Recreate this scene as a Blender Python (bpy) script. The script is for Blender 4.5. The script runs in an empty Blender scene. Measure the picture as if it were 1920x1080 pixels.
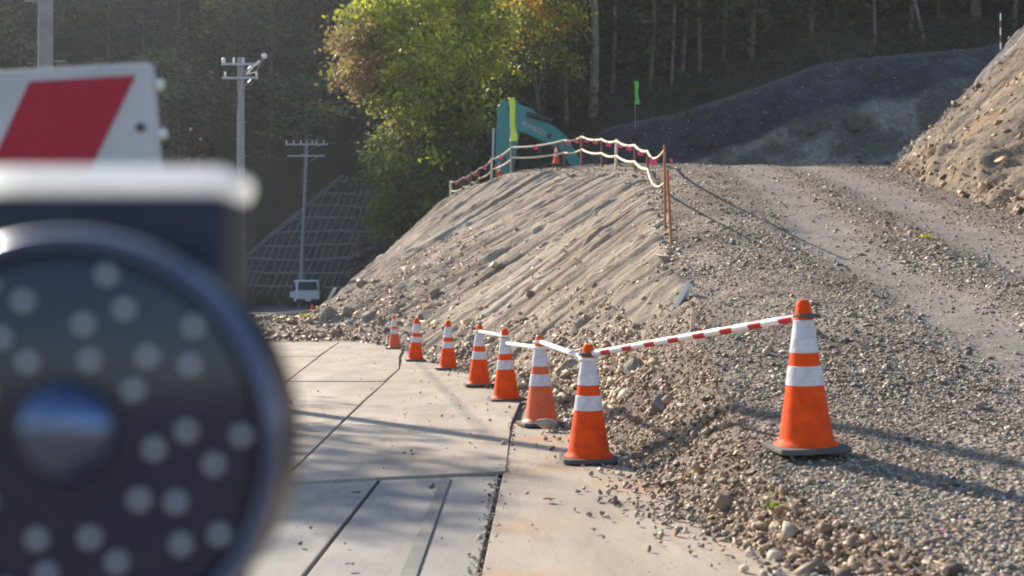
import bpy, bmesh, math, random
import numpy as np
from mathutils import Vector, Matrix
R = math.radians
rng = np.random.default_rng(11)
random.seed(5)
S = bpy.context.scene
COL = S.collection

# ------------------------------------------------------------------ camera
CAM_H, FPX, HOR = 0.96, 2300.0, 568.0
cd = bpy.data.cameras.new('camera'); cam = bpy.data.objects.new('camera', cd); COL.objects.link(cam)
cam.location = (0, 0, CAM_H); cam.rotation_euler = (R(90), 0, 0)
cd.sensor_width = 36; cd.lens = 36 * FPX / 1920; cd.shift_y = (HOR - 540) / 1920
cd.clip_start = 0.05; cd.clip_end = 3000
cd.dof.use_dof = True; cd.dof.focus_distance = 10.5; cd.dof.aperture_fstop = 3.5
S.camera = cam
# ------------------------------------------------------------------ sky, sun, exposure
SUN_EL, SUN_AZ = R(28), math.atan2(-0.617, 0.787)
w = bpy.data.worlds.new('World'); S.world = w; w.use_nodes = True
nt = w.node_tree; bg = nt.nodes['Background']
sky = nt.nodes.new('ShaderNodeTexSky'); sky.sky_type = 'NISHITA'; sky.sun_disc = False
sky.sun_elevation = SUN_EL; sky.sun_rotation = SUN_AZ; sky.air_density = 1.0; sky.dust_density = 0.6; sky.ozone_density = 2.5
nt.links.new(sky.outputs[0], bg.inputs[0]); bg.inputs[1].default_value = 0.095
sl = bpy.data.lights.new('sun', 'SUN'); sun = bpy.data.objects.new('sun', sl); COL.objects.link(sun)
sl.energy = 4.6; sl.angle = R(0.53); sl.color = (1.0, 0.89, 0.74)
sdir = Vector((math.sin(SUN_AZ) * math.cos(SUN_EL), math.cos(SUN_AZ) * math.cos(SUN_EL), math.sin(SUN_EL)))
sun.rotation_euler = sdir.to_track_quat('Z', 'Y').to_euler(); sun.location = (-60, 80, 60)
S.view_settings.view_transform = 'Standard'; S.view_settings.look = 'None'
S.view_settings.exposure = 1.08; S.view_settings.gamma = 1.0
S.render.engine = 'CYCLES'; S.cycles.use_denoising = True
S.cycles.filter_width = 1.8; S.cycles.max_bounces = 6; S.cycles.transparent_max_bounces = 6; S.cycles.volume_bounces = 0
S.cycles.sample_clamp_indirect = 6

# ------------------------------------------------------------------ helpers
def P(px, py, d):
    return Vector(((px - 960) / FPX * d, d, CAM_H + (HOR - py) / FPX * d))
def hash2(i, j, s):
    n = np.sin(i * 127.1 + j * 311.7 + s * 74.7) * 43758.5453
    return n - np.floor(n)
def vnoise(x, y, s=0):
    x = np.asarray(x, float); y = np.asarray(y, float)
    i = np.floor(x); j = np.floor(y); fx = x - i; fy = y - j
    fx = fx * fx * (3 - 2 * fx); fy = fy * fy * (3 - 2 * fy)
    a = hash2(i, j, s); b = hash2(i + 1, j, s); c = hash2(i, j + 1, s); d = hash2(i + 1, j + 1, s)
    return (a * (1 - fx) + b * fx) * (1 - fy) + (c * (1 - fx) + d * fx) * fy - 0.5
def fbm(x, y, s=0, o=4):
    r = 0; a = 1.0; f = 1.0
    for k in range(o):
        r = r + a * vnoise(np.asarray(x) * f, np.asarray(y) * f, s + k * 3.1); a *= 0.5; f *= 2.03
    return r
def sstep(a, b, x):
    t = np.clip((np.asarray(x, float) - a) / (b - a), 0, 1); return t * t * (3 - 2 * t)

def tag(o, label=None, cat=None, group=None, kind=None):
    if label: o['label'] = label
    if cat: o['category'] = cat
    if group: o['group'] = group
    if kind: o['kind'] = kind
    return o
def empty(name, loc=(0, 0, 0), rz=0):
    o = bpy.data.objects.new(name, None); COL.objects.link(o); o.location = loc; o.rotation_euler = (0, 0, rz)
    o.empty_display_size = 0.1
    return o
def mesh_np(name, V, F, mat, parent=None, smooth=False, attrs=None, mats=None, midx=None):
    V = np.ascontiguousarray(V, dtype=np.float32); F = np.ascontiguousarray(F, dtype=np.int32)
    me = bpy.data.meshes.new(name); k = F.shape[1]
    me.vertices.add(len(V)); me.vertices.foreach_set('co', V.ravel())
    me.loops.add(F.size); me.loops.foreach_set('vertex_index', F.ravel())
    me.polygons.add(len(F)); me.polygons.foreach_set('loop_start', np.arange(0, F.size, k, dtype=np.int32))
    me.update(calc_edges=True)
    for n, A in (attrs or {}).items():
        A = np.ascontiguousarray(A, dtype=np.float32)
        if A.ndim == 1:
            at = me.attributes.new(n, 'FLOAT', 'POINT'); at.data.foreach_set('value', A)
        else:
            if A.shape[1] == 3: A = np.concatenate([A, np.ones((len(A), 1), np.float32)], 1)
            at = me.attributes.new(n, 'FLOAT_COLOR', 'POINT'); at.data.foreach_set('color', A.ravel())
    for m in (mats or [mat]): me.materials.append(m)
    if midx is not None: me.polygons.foreach_set('material_index', np.asarray(midx, np.int32))
    if smooth: me.polygons.foreach_set('use_smooth', np.ones(len(F), bool))
    me.update()
    o = bpy.data.objects.new(name, me); COL.objects.link(o)
    if parent: o.parent = parent
    return o
def grid_faces(nr, nc):
    a = np.arange(nr * nc).reshape(nr, nc)
    return np.stack([a[:-1, :-1], a[:-1, 1:], a[1:, 1:], a[1:, :-1]], -1).reshape(-1, 4)

class MB:
    def __init__(s): s.v = []; s.f = []
    def add(s, V, F):
        b = len(s.v); s.v += [tuple(x) for x in V]; s.f += [tuple(i + b for i in f) for f in F]; return s
    def box(s, c, d, M=None):
        x, y, z = d[0] / 2, d[1] / 2, d[2] / 2
        V = [Vector((a * x, b * y, e * z)) for e in (-1, 1) for b in (-1, 1) for a in (-1, 1)]
        if M is not None: V = [M @ p for p in V]
        V = [p + Vector(c) for p in V]
        return s.add(V, [(0, 2, 3, 1), (4, 5, 7, 6), (0, 1, 5, 4), (2, 6, 7, 3), (0, 4, 6, 2), (1, 3, 7, 5)])
    def tube(s, pts, rad, n=8, cap=True):
        pts = [Vector(p) for p in pts]; m = len(pts)
        if not hasattr(rad, '__len__'): rad = [rad] * m
        V = []; ref = None
        for i, p in enumerate(pts):
            t = (pts[min(i + 1, m - 1)] - pts[max(i - 1, 0)])
            t = t.normalized() if t.length > 1e-9 else Vector((0, 0, 1))
            if ref is None:
                ref = Vector((1, 0, 0)) if abs(t.x) < 0.8 else Vector((0, 1, 0))
            u = (ref - t * ref.dot(t)).normalized(); ref = u; q = t.cross(u)
            V += [p + (u * math.cos(2 * math.pi * k / n) + q * math.sin(2 * math.pi * k / n)) * rad[i] for k in range(n)]
        F = [(i * n + k, i * n + (k + 1) % n, (i + 1) * n + (k + 1) % n, (i + 1) * n + k) for i in range(m - 1) for k in range(n)]
        if cap: F += [tuple(range(n - 1, -1, -1)), tuple(range((m - 1) * n, m * n))]
        return s.add(V, F)
    def lathe(s, prof, n=24, M=None, c=(0, 0, 0)):
        V = []; m = len(prof)
        for r, z in prof:
            for k in range(n):
                p = Vector((r * math.cos(2 * math.pi * k / n), r * math.sin(2 * math.pi * k / n), z))
                if M is not None: p = M @ p
                V.append(p + Vector(c))
        F = [(i * n + k, i * n + (k + 1) % n, (i + 1) * n + (k + 1) % n, (i + 1) * n + k) for i in range(m - 1) for k in range(n)]
        F += [tuple(range(n - 1, -1, -1)), tuple(range((m - 1) * n, m * n))]
        return s.add(V, F)
    def prism_y(s, poly, y0, y1):          # poly in x,z
        n = len(poly)
        V = [Vector((a, y0, b)) for a, b in poly] + [Vector((a, y1, b)) for a, b in poly]
        F = [(k, (k + 1) % n, n + (k + 1) % n, n + k) for k in range(n)]
        F += [tuple(range(n - 1, -1, -1)), tuple(range(n, 2 * n))]
        return s.add(V, F)
    def prism_z(s, poly, z0, z1):
        n = len(poly)
        V = [Vector((a, b, z0)) for a, b in poly] + [Vector((a, b, z1)) for a, b in poly]
        F = [(k, (k + 1) % n, n + (k + 1) % n, n + k) for k in range(n)]
        F += [tuple(range(n - 1, -1, -1)), tuple(range(n, 2 * n))]
        return s.add(V, F)
    def build(s, name, mat, parent=None, smooth=False, bevel=0, segs=2):
        me = bpy.data.meshes.new(name); me.from_pydata([tuple(p) for p in s.v], [], s.f)
        bm = bmesh.new(); bm.from_mesh(me); bmesh.ops.recalc_face_normals(bm, faces=bm.faces)
        if bevel:
            es = [e for e in bm.edges if len(e.link_faces) == 2 and e.calc_face_angle(0) > 0.5]
            bmesh.ops.bevel(bm, geom=es, offset=bevel, segments=segs, profile=0.5, affect='EDGES', clamp_overlap=True)
        if smooth:
            for f in bm.faces: f.smooth = True
            for e in bm.edges:
                if len(e.link_faces) == 2 and e.calc_face_angle(0) > 0.7: e.smooth = False
        bm.to_mesh(me); bm.free()
        me.materials.append(mat)
        o = bpy.data.objects.new(name, me); COL.objects.link(o)
        if parent: o.parent = parent
        return o

# ------------------------------------------------------------------ materials
def newmat(name):
    m = bpy.data.materials.new(name); m.use_nodes = True; n = m.node_tree
    return m, n, n.nodes['Principled BSDF'], n.links
def mat(name, c, rough=0.6, var=0.12, scale=8.0, metal=0.0, bump=0.0, bscale=60.0, c2=None, coat=0.0, spec=0.5):
    m, n, b, L = newmat(name)
    b.inputs['Roughness'].default_value = rough; b.inputs['Metallic'].default_value = metal
    b.inputs['Coat Weight'].default_value = coat; b.inputs['Specular IOR Level'].default_value = spec
    tc = n.nodes.new('ShaderNodeTexCoord'); nz = n.nodes.new('ShaderNodeTexNoise')
    nz.inputs['Scale'].default_value = scale; nz.inputs['Detail'].default_value = 6; nz.inputs['Roughness'].default_value = 0.65
    L.new(tc.outputs['Object'], nz.inputs['Vector'])
    rp = n.nodes.new('ShaderNodeValToRGB'); L.new(nz.outputs['Fac'], rp.inputs['Fac'])
    c2 = c2 or tuple(x * (1 - var * 2) for x in c)
    rp.color_ramp.elements[0].position = 0.3; rp.color_ramp.elements[1].position = 0.7
    rp.color_ramp.elements[0].color = (*c2, 1); rp.color_ramp.elements[1].color = (*[min(1, x * (1 + var)) for x in c], 1)
    L.new(rp.outputs[0], b.inputs['Base Color'])
    if bump:
        n2 = n.nodes.new('ShaderNodeTexNoise'); n2.inputs['Scale'].default_value = bscale; n2.inputs['Detail'].default_value = 5
        L.new(tc.outputs['Object'], n2.inputs['Vector'])
        bp = n.nodes.new('ShaderNodeBump'); bp.inputs['Strength'].default_value = bump; bp.inputs['Distance'].default_value = 0.02
        L.new(n2.outputs['Fac'], bp.inputs['Height']); L.new(bp.outputs[0], b.inputs['Normal'])
    return m
def attr_mat(name, attr='col', rough=0.85, nscale=40, nvar=0.35, bump=0.3, transl=0.0, spec=0.3, bdist=0.02):
    m, n, b, L = newmat(name)
    a = n.nodes.new('ShaderNodeAttribute'); a.attribute_name = attr
    tc = n.nodes.new('ShaderNodeTexCoord')
    nz = n.nodes.new('ShaderNodeTexNoise'); nz.inputs['Scale'].default_value = nscale; nz.inputs['Detail'].default_value = 9; nz.inputs['Roughness'].default_value = .62
    L.new(tc.outputs['Object'], nz.inputs['Vector'])
    mr = n.nodes.new('ShaderNodeMapRange'); mr.inputs[1].default_value = 0.25; mr.inputs[2].default_value = 0.75
    mr.inputs[3].default_value = 1 - nvar; mr.inputs[4].default_value = 1 + nvar
    L.new(nz.outputs['Fac'], mr.inputs[0])
    mx = n.nodes.new('ShaderNodeMix'); mx.data_type = 'RGBA'; mx.blend_type = 'MULTIPLY'; mx.inputs[0].default_value = 1
    L.new(a.outputs['Color'], mx.inputs[6]); L.new(mr.outputs[0], mx.inputs[7])
    L.new(mx.outputs[2], b.inputs['Base Color'])
    b.inputs['Roughness'].default_value = rough; b.inputs['Specular IOR Level'].default_value = spec
    if bump:
        bp = n.nodes.new('ShaderNodeBump'); bp.inputs['Strength'].default_value = bump; bp.inputs['Distance'].default_value = bdist
        L.new(nz.outputs['Fac'], bp.inputs['Height']); L.new(bp.outputs[0], b.inputs['Normal'])
    if transl:
        tr = n.nodes.new('ShaderNodeBsdfTranslucent'); L.new(mx.outputs[2], tr.inputs['Color'])
        ms = n.nodes.new('ShaderNodeMixShader'); ms.inputs[0].default_value = transl
        L.new(b.outputs[0], ms.inputs[1]); L.new(tr.outputs[0], ms.inputs[2])
        L.new(ms.outputs[0], n.nodes['Material Output'].inputs['Surface'])
    return m

M = {}
M['orange'] = mat('cone_orange', (0.95, 0.095, 0.006), 0.6, 0.04, 12, c2=(0.66, 0.066, 0.014), spec=0.12, bump=.12, bscale=25)
M['orange2'] = mat('cone_orange_faded', (0.80, 0.13, 0.03), 0.55, 0.1, 9, c2=(0.55, 0.10, 0.04))
M['white_band'] = mat('reflective_white', (0.74, 0.73, 0.76), 0.4, 0.05, 14, c2=(0.50, 0.48, 0.50), bump=.25, bscale=30)
M['rubber'] = mat('black_rubber', (0.06, 0.058, 0.056), 0.85, 0.2, 9, bump=0.2, c2=(0.15, 0.14, 0.13))
M['red_paint'] = mat('red_paint', (0.50, 0.012, 0.025), 0.45, 0.06, 9)
M['white_paint'] = mat('white_paint', (0.74, 0.74, 0.72), 0.45, 0.04, 8)
M['board_white'] = mat('backlit_board_white', (0.56, 0.565, 0.57), 0.5, 0.08, 6)  # white lowered to put the backlit face's shade into the colour
M['board_red'] = mat('board_red', (0.44, 0.008, 0.03), 0.45, 0.06, 9)
M['white_plastic'] = mat('white_plastic', (0.82, 0.81, 0.78), 0.4, 0.03, 6)
M['black_plastic'] = mat('black_plastic', (0.012, 0.012, 0.014), 0.35, 0.1, 15)
M['navy_plastic'] = mat('navy_black_plastic', (0.016, 0.02, 0.048), 0.45, 0.1, 15)
M['lens'] = mat('dark_glossy_lens', (0.014, 0.017, 0.045), 0.14, 0.1, 10, spec=0.6)  # blue cast of the reflected sky is mixed into the dark base
M['rim'] = mat('glossy_sky_tinted_rim', (0.075, 0.105, 0.20), 0.24, 0.05, 5, metal=.5, coat=.6, spec=1.0)  # base tinted blue to paint in the sky reflected by the rim
M['dome'] = mat('dark_mirror_dome', (0.13, 0.17, 0.27), 0.16, 0.04, 4, metal=1.0)
M['lid'] = mat('translucent_white_lid', (0.97, 0.96, 0.92), 0.4, 0.02, 6)
b_ = M['lid'].node_tree.nodes['Principled BSDF']; b_.inputs['Subsurface Weight'].default_value = 1.0; b_.inputs['Subsurface Radius'].default_value = (1, 1, .9); b_.inputs['Subsurface Scale'].default_value = .12
M['led'] = mat('clear_led', (0.78, 0.81, 0.83), 0.25, 0.05, 10)  # base whitened to stand for sky reflected in the LEDs
M['chrome'] = mat('dark_mirror', (0.55, 0.58, 0.62), 0.12, 0.05, 4, metal=1.0)
M['steel'] = mat('galvanised_steel', (0.45, 0.46, 0.48), 0.45, 0.12, 20, metal=0.7)
M['concrete'] = mat('pole_concrete', (0.34, 0.33, 0.33), 0.85, 0.12, 6, bump=0.1)
M['lattice'] = mat('lattice_concrete', (0.27, 0.265, 0.275), 0.9, 0.25, 2.0, bump=0.2, c2=(0.17, 0.18, 0.17))
M['lattice_soil'] = mat('lattice_infill', (0.095, 0.09, 0.09), 0.95, 0.3, 0.8, c2=(0.035, 0.05, 0.03))
M['porcelain'] = mat('white_porcelain', (0.85, 0.85, 0.86), 0.15, 0.03, 5)
M['wood'] = mat('stake_wood', (0.42, 0.20, 0.08), 0.8, 0.2, 14)
M['wood_dark'] = mat('rusty_stake', (0.22, 0.10, 0.055), 0.8, 0.2, 14)
M['rope'] = mat('cream_rope', (0.74, 0.62, 0.46), 0.75, 0.1, 20)
M['pink'] = mat('pink_ribbon', (0.85, 0.10, 0.22), 0.6, 0.05, 8)
M['teal'] = mat('teal_paint', (0.012, 0.22, 0.21), 0.4, 0.12, 2.5, c2=(0.02, 0.20, 0.19))
M['lettering'] = mat('worn_lettering', (0.34, 0.42, 0.42), 0.6, 0.2, 5)
M['teal2'] = mat('teal_paint_dusty', (0.05, 0.25, 0.24), 0.6, 0.2, 3)
M['dark_metal'] = mat('dark_metal', (0.05, 0.05, 0.055), 0.5, 0.2, 6, metal=0.3)
M['glass'] = mat('dark_glass', (0.03, 0.045, 0.055), 0.08, 0.05, 2)
M['truck_white'] = mat('truck_white', (0.84, 0.86, 0.88), 0.35, 0.04, 3)
M['tyre'] = mat('tyre', (0.03, 0.03, 0.03), 0.85, 0.1, 10)
M['flag'] = mat('fluorescent_cloth', (0.70, 0.86, 0.10), 0.7, 0.08, 4)
M['flag_g'] = mat('green_cloth', (0.20, 0.80, 0.12), 0.7, 0.08, 4)
M['bark'] = mat('bark', (0.17, 0.145, 0.12), 0.9, 0.25, 4, bump=0.3, bscale=12)
M['bark_pale'] = mat('bark_pale', (0.25, 0.22, 0.185), 0.9, 0.25, 3, bump=0.3, bscale=10)
M['leaf'] = attr_mat('leaves', nscale=3, nvar=0.2, bump=0, transl=0.45, rough=0.55)
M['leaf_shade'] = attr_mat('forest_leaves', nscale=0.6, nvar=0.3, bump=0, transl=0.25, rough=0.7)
M['stone'] = attr_mat('crushed_stone', nscale=45, nvar=0.22, bump=0.3, bdist=0.006, rough=0.62, spec=.4)
M['soil_attr'] = attr_mat('bank_soil', nscale=4.5, nvar=0.5, bump=0.9, bdist=0.10, rough=0.95, spec=0.15)
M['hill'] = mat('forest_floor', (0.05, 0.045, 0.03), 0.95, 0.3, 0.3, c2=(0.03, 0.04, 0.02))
M['dirt'] = mat('packed_dirt', (0.24, 0.20, 0.155), 0.95, 0.25, 1.6, bump=0.6, bscale=22)
M['asphalt'] = mat('asphalt', (0.085, 0.085, 0.09), 0.9, 0.15, 3, bump=0.2)
M['kerb'] = mat('kerb_concrete', (0.42, 0.41, 0.39), 0.85, 0.12, 4)
M['leaf_brown'] = mat('dry_leaf', (0.16, 0.09, 0.045), 0.8, 0.2, 40)
M['leaf_yellow'] = mat('yellow_leaf', (0.55, 0.55, 0.05), 0.7, 0.15, 30)

def ramp_material():
    m, n, b, L = newmat('ramp_gravel')
    tc = n.nodes.new('ShaderNodeTexCoord')
    at = n.nodes.new('ShaderNodeAttribute'); at.attribute_name = 'track'
    def noise(sc, det=6, ro=0.6):
        q = n.nodes.new('ShaderNodeTexNoise'); q.inputs['Scale'].default_value = sc; q.inputs['Detail'].default_value = det
        q.inputs['Roughness'].default_value = ro; L.new(tc.outputs['Object'], q.inputs['Vector']); return q
    vo = n.nodes.new('ShaderNodeTexVoronoi'); vo.inputs['Scale'].default_value = 15
    L.new(tc.outputs['Object'], vo.inputs['Vector'])
    vo2 = n.nodes.new('ShaderNodeTexVoronoi'); vo2.inputs['Scale'].default_value = 34
    L.new(tc.outputs['Object'], vo2.inputs['Vector'])
    r1 = n.nodes.new('ShaderNodeValToRGB'); L.new(vo.outputs['Color'], r1.inputs['Fac'])
    cr = r1.color_ramp; cr.elements[0].color = (0.16, 0.13, 0.10, 1); cr.elements[1].color = (0.44, 0.385, 0.325, 1)
    e = cr.elements.new(0.5); e.color = (0.25, 0.215, 0.185, 1); e = cr.elements.new(0.78); e.color = (0.30, 0.27, 0.245, 1)
    nz = noise(0.7); r2 = n.nodes.new('ShaderNodeValToRGB'); L.new(nz.outputs['Fac'], r2.inputs['Fac'])
    r2.color_ramp.elements[0].position = 0.35; r2.color_ramp.elements[1].position = 0.68
    r2.color_ramp.elements[0].color = (0.62, 0.58, 0.54, 1); r2.color_ramp.elements[1].color = (1.25, 1.2, 1.1, 1)
    mx = n.nodes.new('ShaderNodeMix'); mx.data_type = 'RGBA'; mx.blend_type = 'MULTIPLY'; mx.inputs[0].default_value = 1
    L.new(r1.outputs[0], mx.inputs[6]); L.new(r2.outputs[0], mx.inputs[7])
    n3 = noise(14); r3 = n.nodes.new('ShaderNodeValToRGB'); L.new(n3.outputs['Fac'], r3.inputs['Fac'])
    r3.color_ramp.elements[0].position = 0.3; r3.color_ramp.elements[1].position = 0.75
    r3.color_ramp.elements[0].color = (0.20, 0.172, 0.15, 1); r3.color_ramp.elements[1].color = (0.33, 0.285, 0.25, 1)
    mt = n.nodes.new('ShaderNodeMix'); mt.data_type = 'RGBA'
    L.new(at.outputs['Fac'], mt.inputs[0]); L.new(mx.outputs[2], mt.inputs[6]); L.new(r3.outputs[0], mt.inputs[7])
    L.new(mt.outputs[2], b.inputs['Base Color']); b.inputs['Roughness'].default_value = 0.95
    b.inputs['Specular IOR Level'].default_value = 0.2
    ad = n.nodes.new('ShaderNodeMath'); ad.operation = 'ADD'
    L.new(vo.outputs['Distance'], ad.inputs[0]); L.new(vo2.outputs['Distance'], ad.inputs[1])
    inv = n.nodes.new('ShaderNodeMath'); inv.operation = 'MULTIPLY_ADD'; inv.inputs[1].default_value = -0.55; inv.inputs[2].default_value = 0.75
    L.new(at.outputs['Fac'], inv.inputs[0])
    bp = n.nodes.new('ShaderNodeBump'); bp.inputs['Distance'].default_value = 0.03; bp.invert = True
    L.new(inv.outputs[0], bp.inputs['Strength']); L.new(ad.outputs[0], bp.inputs['Height']); L.new(bp.outputs[0], b.inputs['Normal'])
    return m
M['ramp'] = ramp_material()

def slope_material():
    m, n, b, L = newmat('embankment_soil')
    at = n.nodes.new('ShaderNodeAttribute'); at.attribute_name = 'suv'     # s metres, down metres, rubble
    mp = n.nodes.new('ShaderNodeMapping'); mp.inputs['Scale'].default_value = (3.6, 0.16, 0)
    L.new(at.outputs['Vector'], mp.inputs['Vector'])
    nz = n.nodes.new('ShaderNodeTexNoise'); nz.inputs['Scale'].default_value = 1.0; nz.inputs['Detail'].default_value = 7
    nz.inputs['Roughness'].default_value = 0.62; L.new(mp.outputs[0], nz.inputs['Vector'])
    r1 = n.nodes.new('ShaderNodeValToRGB'); L.new(nz.outputs['Fac'], r1.inputs['Fac'])
    cr = r1.color_ramp; cr.elements[0].position = 0.28; cr.elements[1].position = 0.72
    cr.elements[0].color = (0.155, 0.122, 0.09, 1); cr.elements[1].color = (0.53, 0.455, 0.36, 1)
    e = cr.elements.new(0.42); e.color = (0.35, 0.295, 0.23, 1)
    tc = n.nodes.new('ShaderNodeTexCoord')
    n2 = n.nodes.new('ShaderNodeTexNoise'); n2.inputs['Scale'].default_value = 7; n2.inputs['Detail'].default_value = 10; n2.inputs['Roughness'].default_value = 0.7
    L.new(tc.outputs['Object'], n2.inputs['Vector'])
    r2 = n.nodes.new('ShaderNodeValToRGB'); L.new(n2.outputs['Fac'], r2.inputs['Fac'])
    r2.color_ramp.elements[0].position = 0.3; r2.color_ramp.elements[1].position = 0.72
    r2.color_ramp.elements[0].color = (0.15, 0.12, 0.095, 1); r2.color_ramp.elements[1].color = (0.40, 0.345, 0.285, 1)
    sx = n.nodes.new('ShaderNodeSeparateXYZ'); L.new(at.outputs['Vector'], sx.inputs[0])
    mx = n.nodes.new('ShaderNodeMix'); mx.data_type = 'RGBA'; L.new(sx.outputs[2], mx.inputs[0])
    L.new(r1.outputs[0], mx.inputs[6]); L.new(r2.outputs[0], mx.inputs[7])
    n4 = n.nodes.new('ShaderNodeTexNoise'); n4.inputs['Scale'].default_value = 0.45; n4.inputs['Detail'].default_value = 7; n4.inputs['Roughness'].default_value = .65
    L.new(tc.outputs['Object'], n4.inputs['Vector']); r4 = n.nodes.new('ShaderNodeValToRGB'); L.new(n4.outputs['Fac'], r4.inputs['Fac'])
    r4.color_ramp.elements[0].position = .36; r4.color_ramp.elements[1].position = .62
    r4.color_ramp.elements[0].color = (.66, .61, .58, 1); r4.color_ramp.elements[1].color = (1.1, 1.1, 1.1, 1)
    m4 = n.nodes.new('ShaderNodeMix'); m4.data_type = 'RGBA'; m4.blend_type = 'MULTIPLY'; m4.inputs[0].default_value = 1
    L.new(mx.outputs[2], m4.inputs[6]); L.new(r4.outputs[0], m4.inputs[7])
    L.new(m4.outputs[2], b.inputs['Base Color']); b.inputs['Roughness'].default_value = 0.95; b.inputs['Specular IOR Level'].default_value = 0.15
    ad = n.nodes.new('ShaderNodeMath'); ad.operation = 'MULTIPLY_ADD'; ad.inputs[1].default_value = 1.3
    L.new(n2.outputs['Fac'], ad.inputs[0]); L.new(nz.outputs['Fac'], ad.inputs[2])
    bp = n.nodes.new('ShaderNodeBump'); bp.inputs['Strength'].default_value = 0.7; bp.inputs['Distance'].default_value = 0.08
    L.new(ad.outputs[0], bp.inputs['Height']); L.new(bp.outputs[0], b.inputs['Normal'])
    return m
M['slope'] = slope_material()

def plate_material(name, base, stain, amount):
    m, n, b, L = newmat(name)
    tc = n.nodes.new('ShaderNodeTexCoord')
    def noise(sc, det, ro, scl=(1, 1, 1)):
        mp = n.nodes.new('ShaderNodeMapping'); mp.inputs['Scale'].default_value = scl; L.new(tc.outputs['Object'], mp.inputs['Vector'])
        q = n.nodes.new('ShaderNodeTexNoise'); q.inputs['Scale'].default_value = sc; q.inputs['Detail'].default_value = det
        q.inputs['Roughness'].default_value = ro; L.new(mp.outputs[0], q.inputs['Vector']); return q
    a = noise(1.3, 7, 0.6, (1.6, 0.5, 1)); r = n.nodes.new('ShaderNodeValToRGB'); L.new(a.outputs['Fac'], r.inputs['Fac'])
    r.color_ramp.elements[0].position = 0.3; r.color_ramp.elements[1].position = 0.7
    r.color_ramp.elements[0].color = (*[x * 0.72 for x in base], 1); r.color_ramp.elements[1].color = (*[min(1, x * 1.12) for x in base], 1)
    s = noise(0.9, 5, 0.55); q = n.nodes.new('ShaderNodeMapRange'); q.inputs[1].default_value = 0.5; q.inputs[2].default_value = 0.72
    q.inputs[3].default_value = 0; q.inputs[4].default_value = amount; L.new(s.outputs['Fac'], q.inputs[0])
    mx = n.nodes.new('ShaderNodeMix'); mx.data_type = 'RGBA'; L.new(q.outputs[0], mx.inputs[0]); L.new(r.outputs[0], mx.inputs[6]); mx.inputs[7].default_value = (*stain, 1)
    s2 = noise(3.2, 8, 0.7, (2.2, .35, 1)); q3 = n.nodes.new('ShaderNodeMapRange'); q3.inputs[1].default_value = 0.53; q3.inputs[2].default_value = 0.70
    q3.inputs[3].default_value = 0; q3.inputs[4].default_value = .55; L.new(s2.outputs['Fac'], q3.inputs[0])
    mx3 = n.nodes.new('ShaderNodeMix'); mx3.data_type = 'RGBA'; L.new(q3.outputs[0], mx3.inputs[0]); L.new(mx.outputs[2], mx3.inputs[6]); mx3.inputs[7].default_value = (base[0] * .55, base[1] * .5, base[2] * .46, 1); mx = mx3
    f = noise(55, 3, 0.7); q2 = n.nodes.new('ShaderNodeMapRange'); q2.inputs[1].default_value = 0.3; q2.inputs[2].default_value = 0.7
    q2.inputs[3].default_value = 0.85; q2.inputs[4].default_value = 1.1; L.new(f.outputs['Fac'], q2.inputs[0])
    m2 = n.nodes.new('ShaderNodeMix'); m2.data_type = 'RGBA'; m2.blend_type = 'MULTIPLY'; m2.inputs[0].default_value = 1
    L.new(mx.outputs[2], m2.inputs[6]); L.new(q2.outputs[0], m2.inputs[7]); L.new(m2.outputs[2], b.inputs['Base Color'])
    b.inputs['Roughness'].default_value = 0.62; b.inputs['Specular IOR Level'].default_value = 0.35
    bp = n.nodes.new('ShaderNodeBump'); bp.inputs['Strength'].default_value = 0.25; bp.inputs['Distance'].default_value = 0.01
    L.new(a.outputs['Fac'], bp.inputs['Height']); L.new(bp.outputs[0], b.inputs['Normal'])
    return m
M['plate'] = plate_material('dusty_steel', (0.46, 0.39, 0.31), (0.31, 0.235, 0.165), 0.65)
M['plate_rust'] = plate_material('dusty_rusty_steel', (0.44, 0.37, 0.29), (0.46, 0.26, 0.13), 0.9)
M['plate_grey'] = plate_material('grey_board', (0.33, 0.305, 0.275), (0.26, 0.26, 0.25), 0.6)
M['plate_strip'] = mat('dull_grey_strip', (0.185, 0.18, 0.165), 0.7, 0.2, 5)

# ------------------------------------------------------------------ terrain curves: foot of slope <-> brow of slope
PAIRS = [  # foot x,y,z           brow x,y,z
    ((1.55, 2.6, -.03), (2.2, 2.8, .00)), ((1.22, 3.6, -.03), (1.65, 3.6, .06)), ((1.02, 4.3, -.02), (1.42, 4.2, .12)),
    ((0.80, 5.1, -.02), (1.18, 5.0, .20)), ((0.64, 6.2, -.02), (1.12, 5.9, .27)), ((0.68, 7.3, -.02), (1.28, 7.2, .46)),
    ((0.56, 9.3, -.02), (1.48, 9.3, .78)), ((0.28, 11.8, -.02), (1.70, 12.0, 1.15)), ((0.0, 14.0, -.02), (1.95, 14.5, 1.52)),
    ((-.50, 17.2, -.02), (2.25, 17.5, 2.02)), ((-1.0, 20.0, -.02), (2.62, 21.0, 2.72)), ((-1.95, 25.0, -.02), (3.25, 26.5, 3.65)),
    ((-3.2, 29.5, .05), (3.60, 31.0, 4.32)), ((-4.8, 33.5, .28), (3.55, 35.5, 4.95)), ((-6.1, 38.0, .45), (3.20, 40.0, 5.50)),
    ((-7.0, 43.0, .5), (2.45, 46.0, 6.15)), ((-7.6, 47.0, .5), (0.10, 50.0, 6.48)), ((-8.3, 52.0, .5), (-1.65, 54.0, 6.30)),
    ((-9.0, 57.0, .5), (-2.98, 58.0, 6.05)), ((-9.0, 64.0, .5), (-3.2, 61.5, 5.2))]
NS, NV = 1250, 84
ft = np.array([p[0] for p in PAIRS]); br = np.array([p[1] for p in PAIRS])
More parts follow.
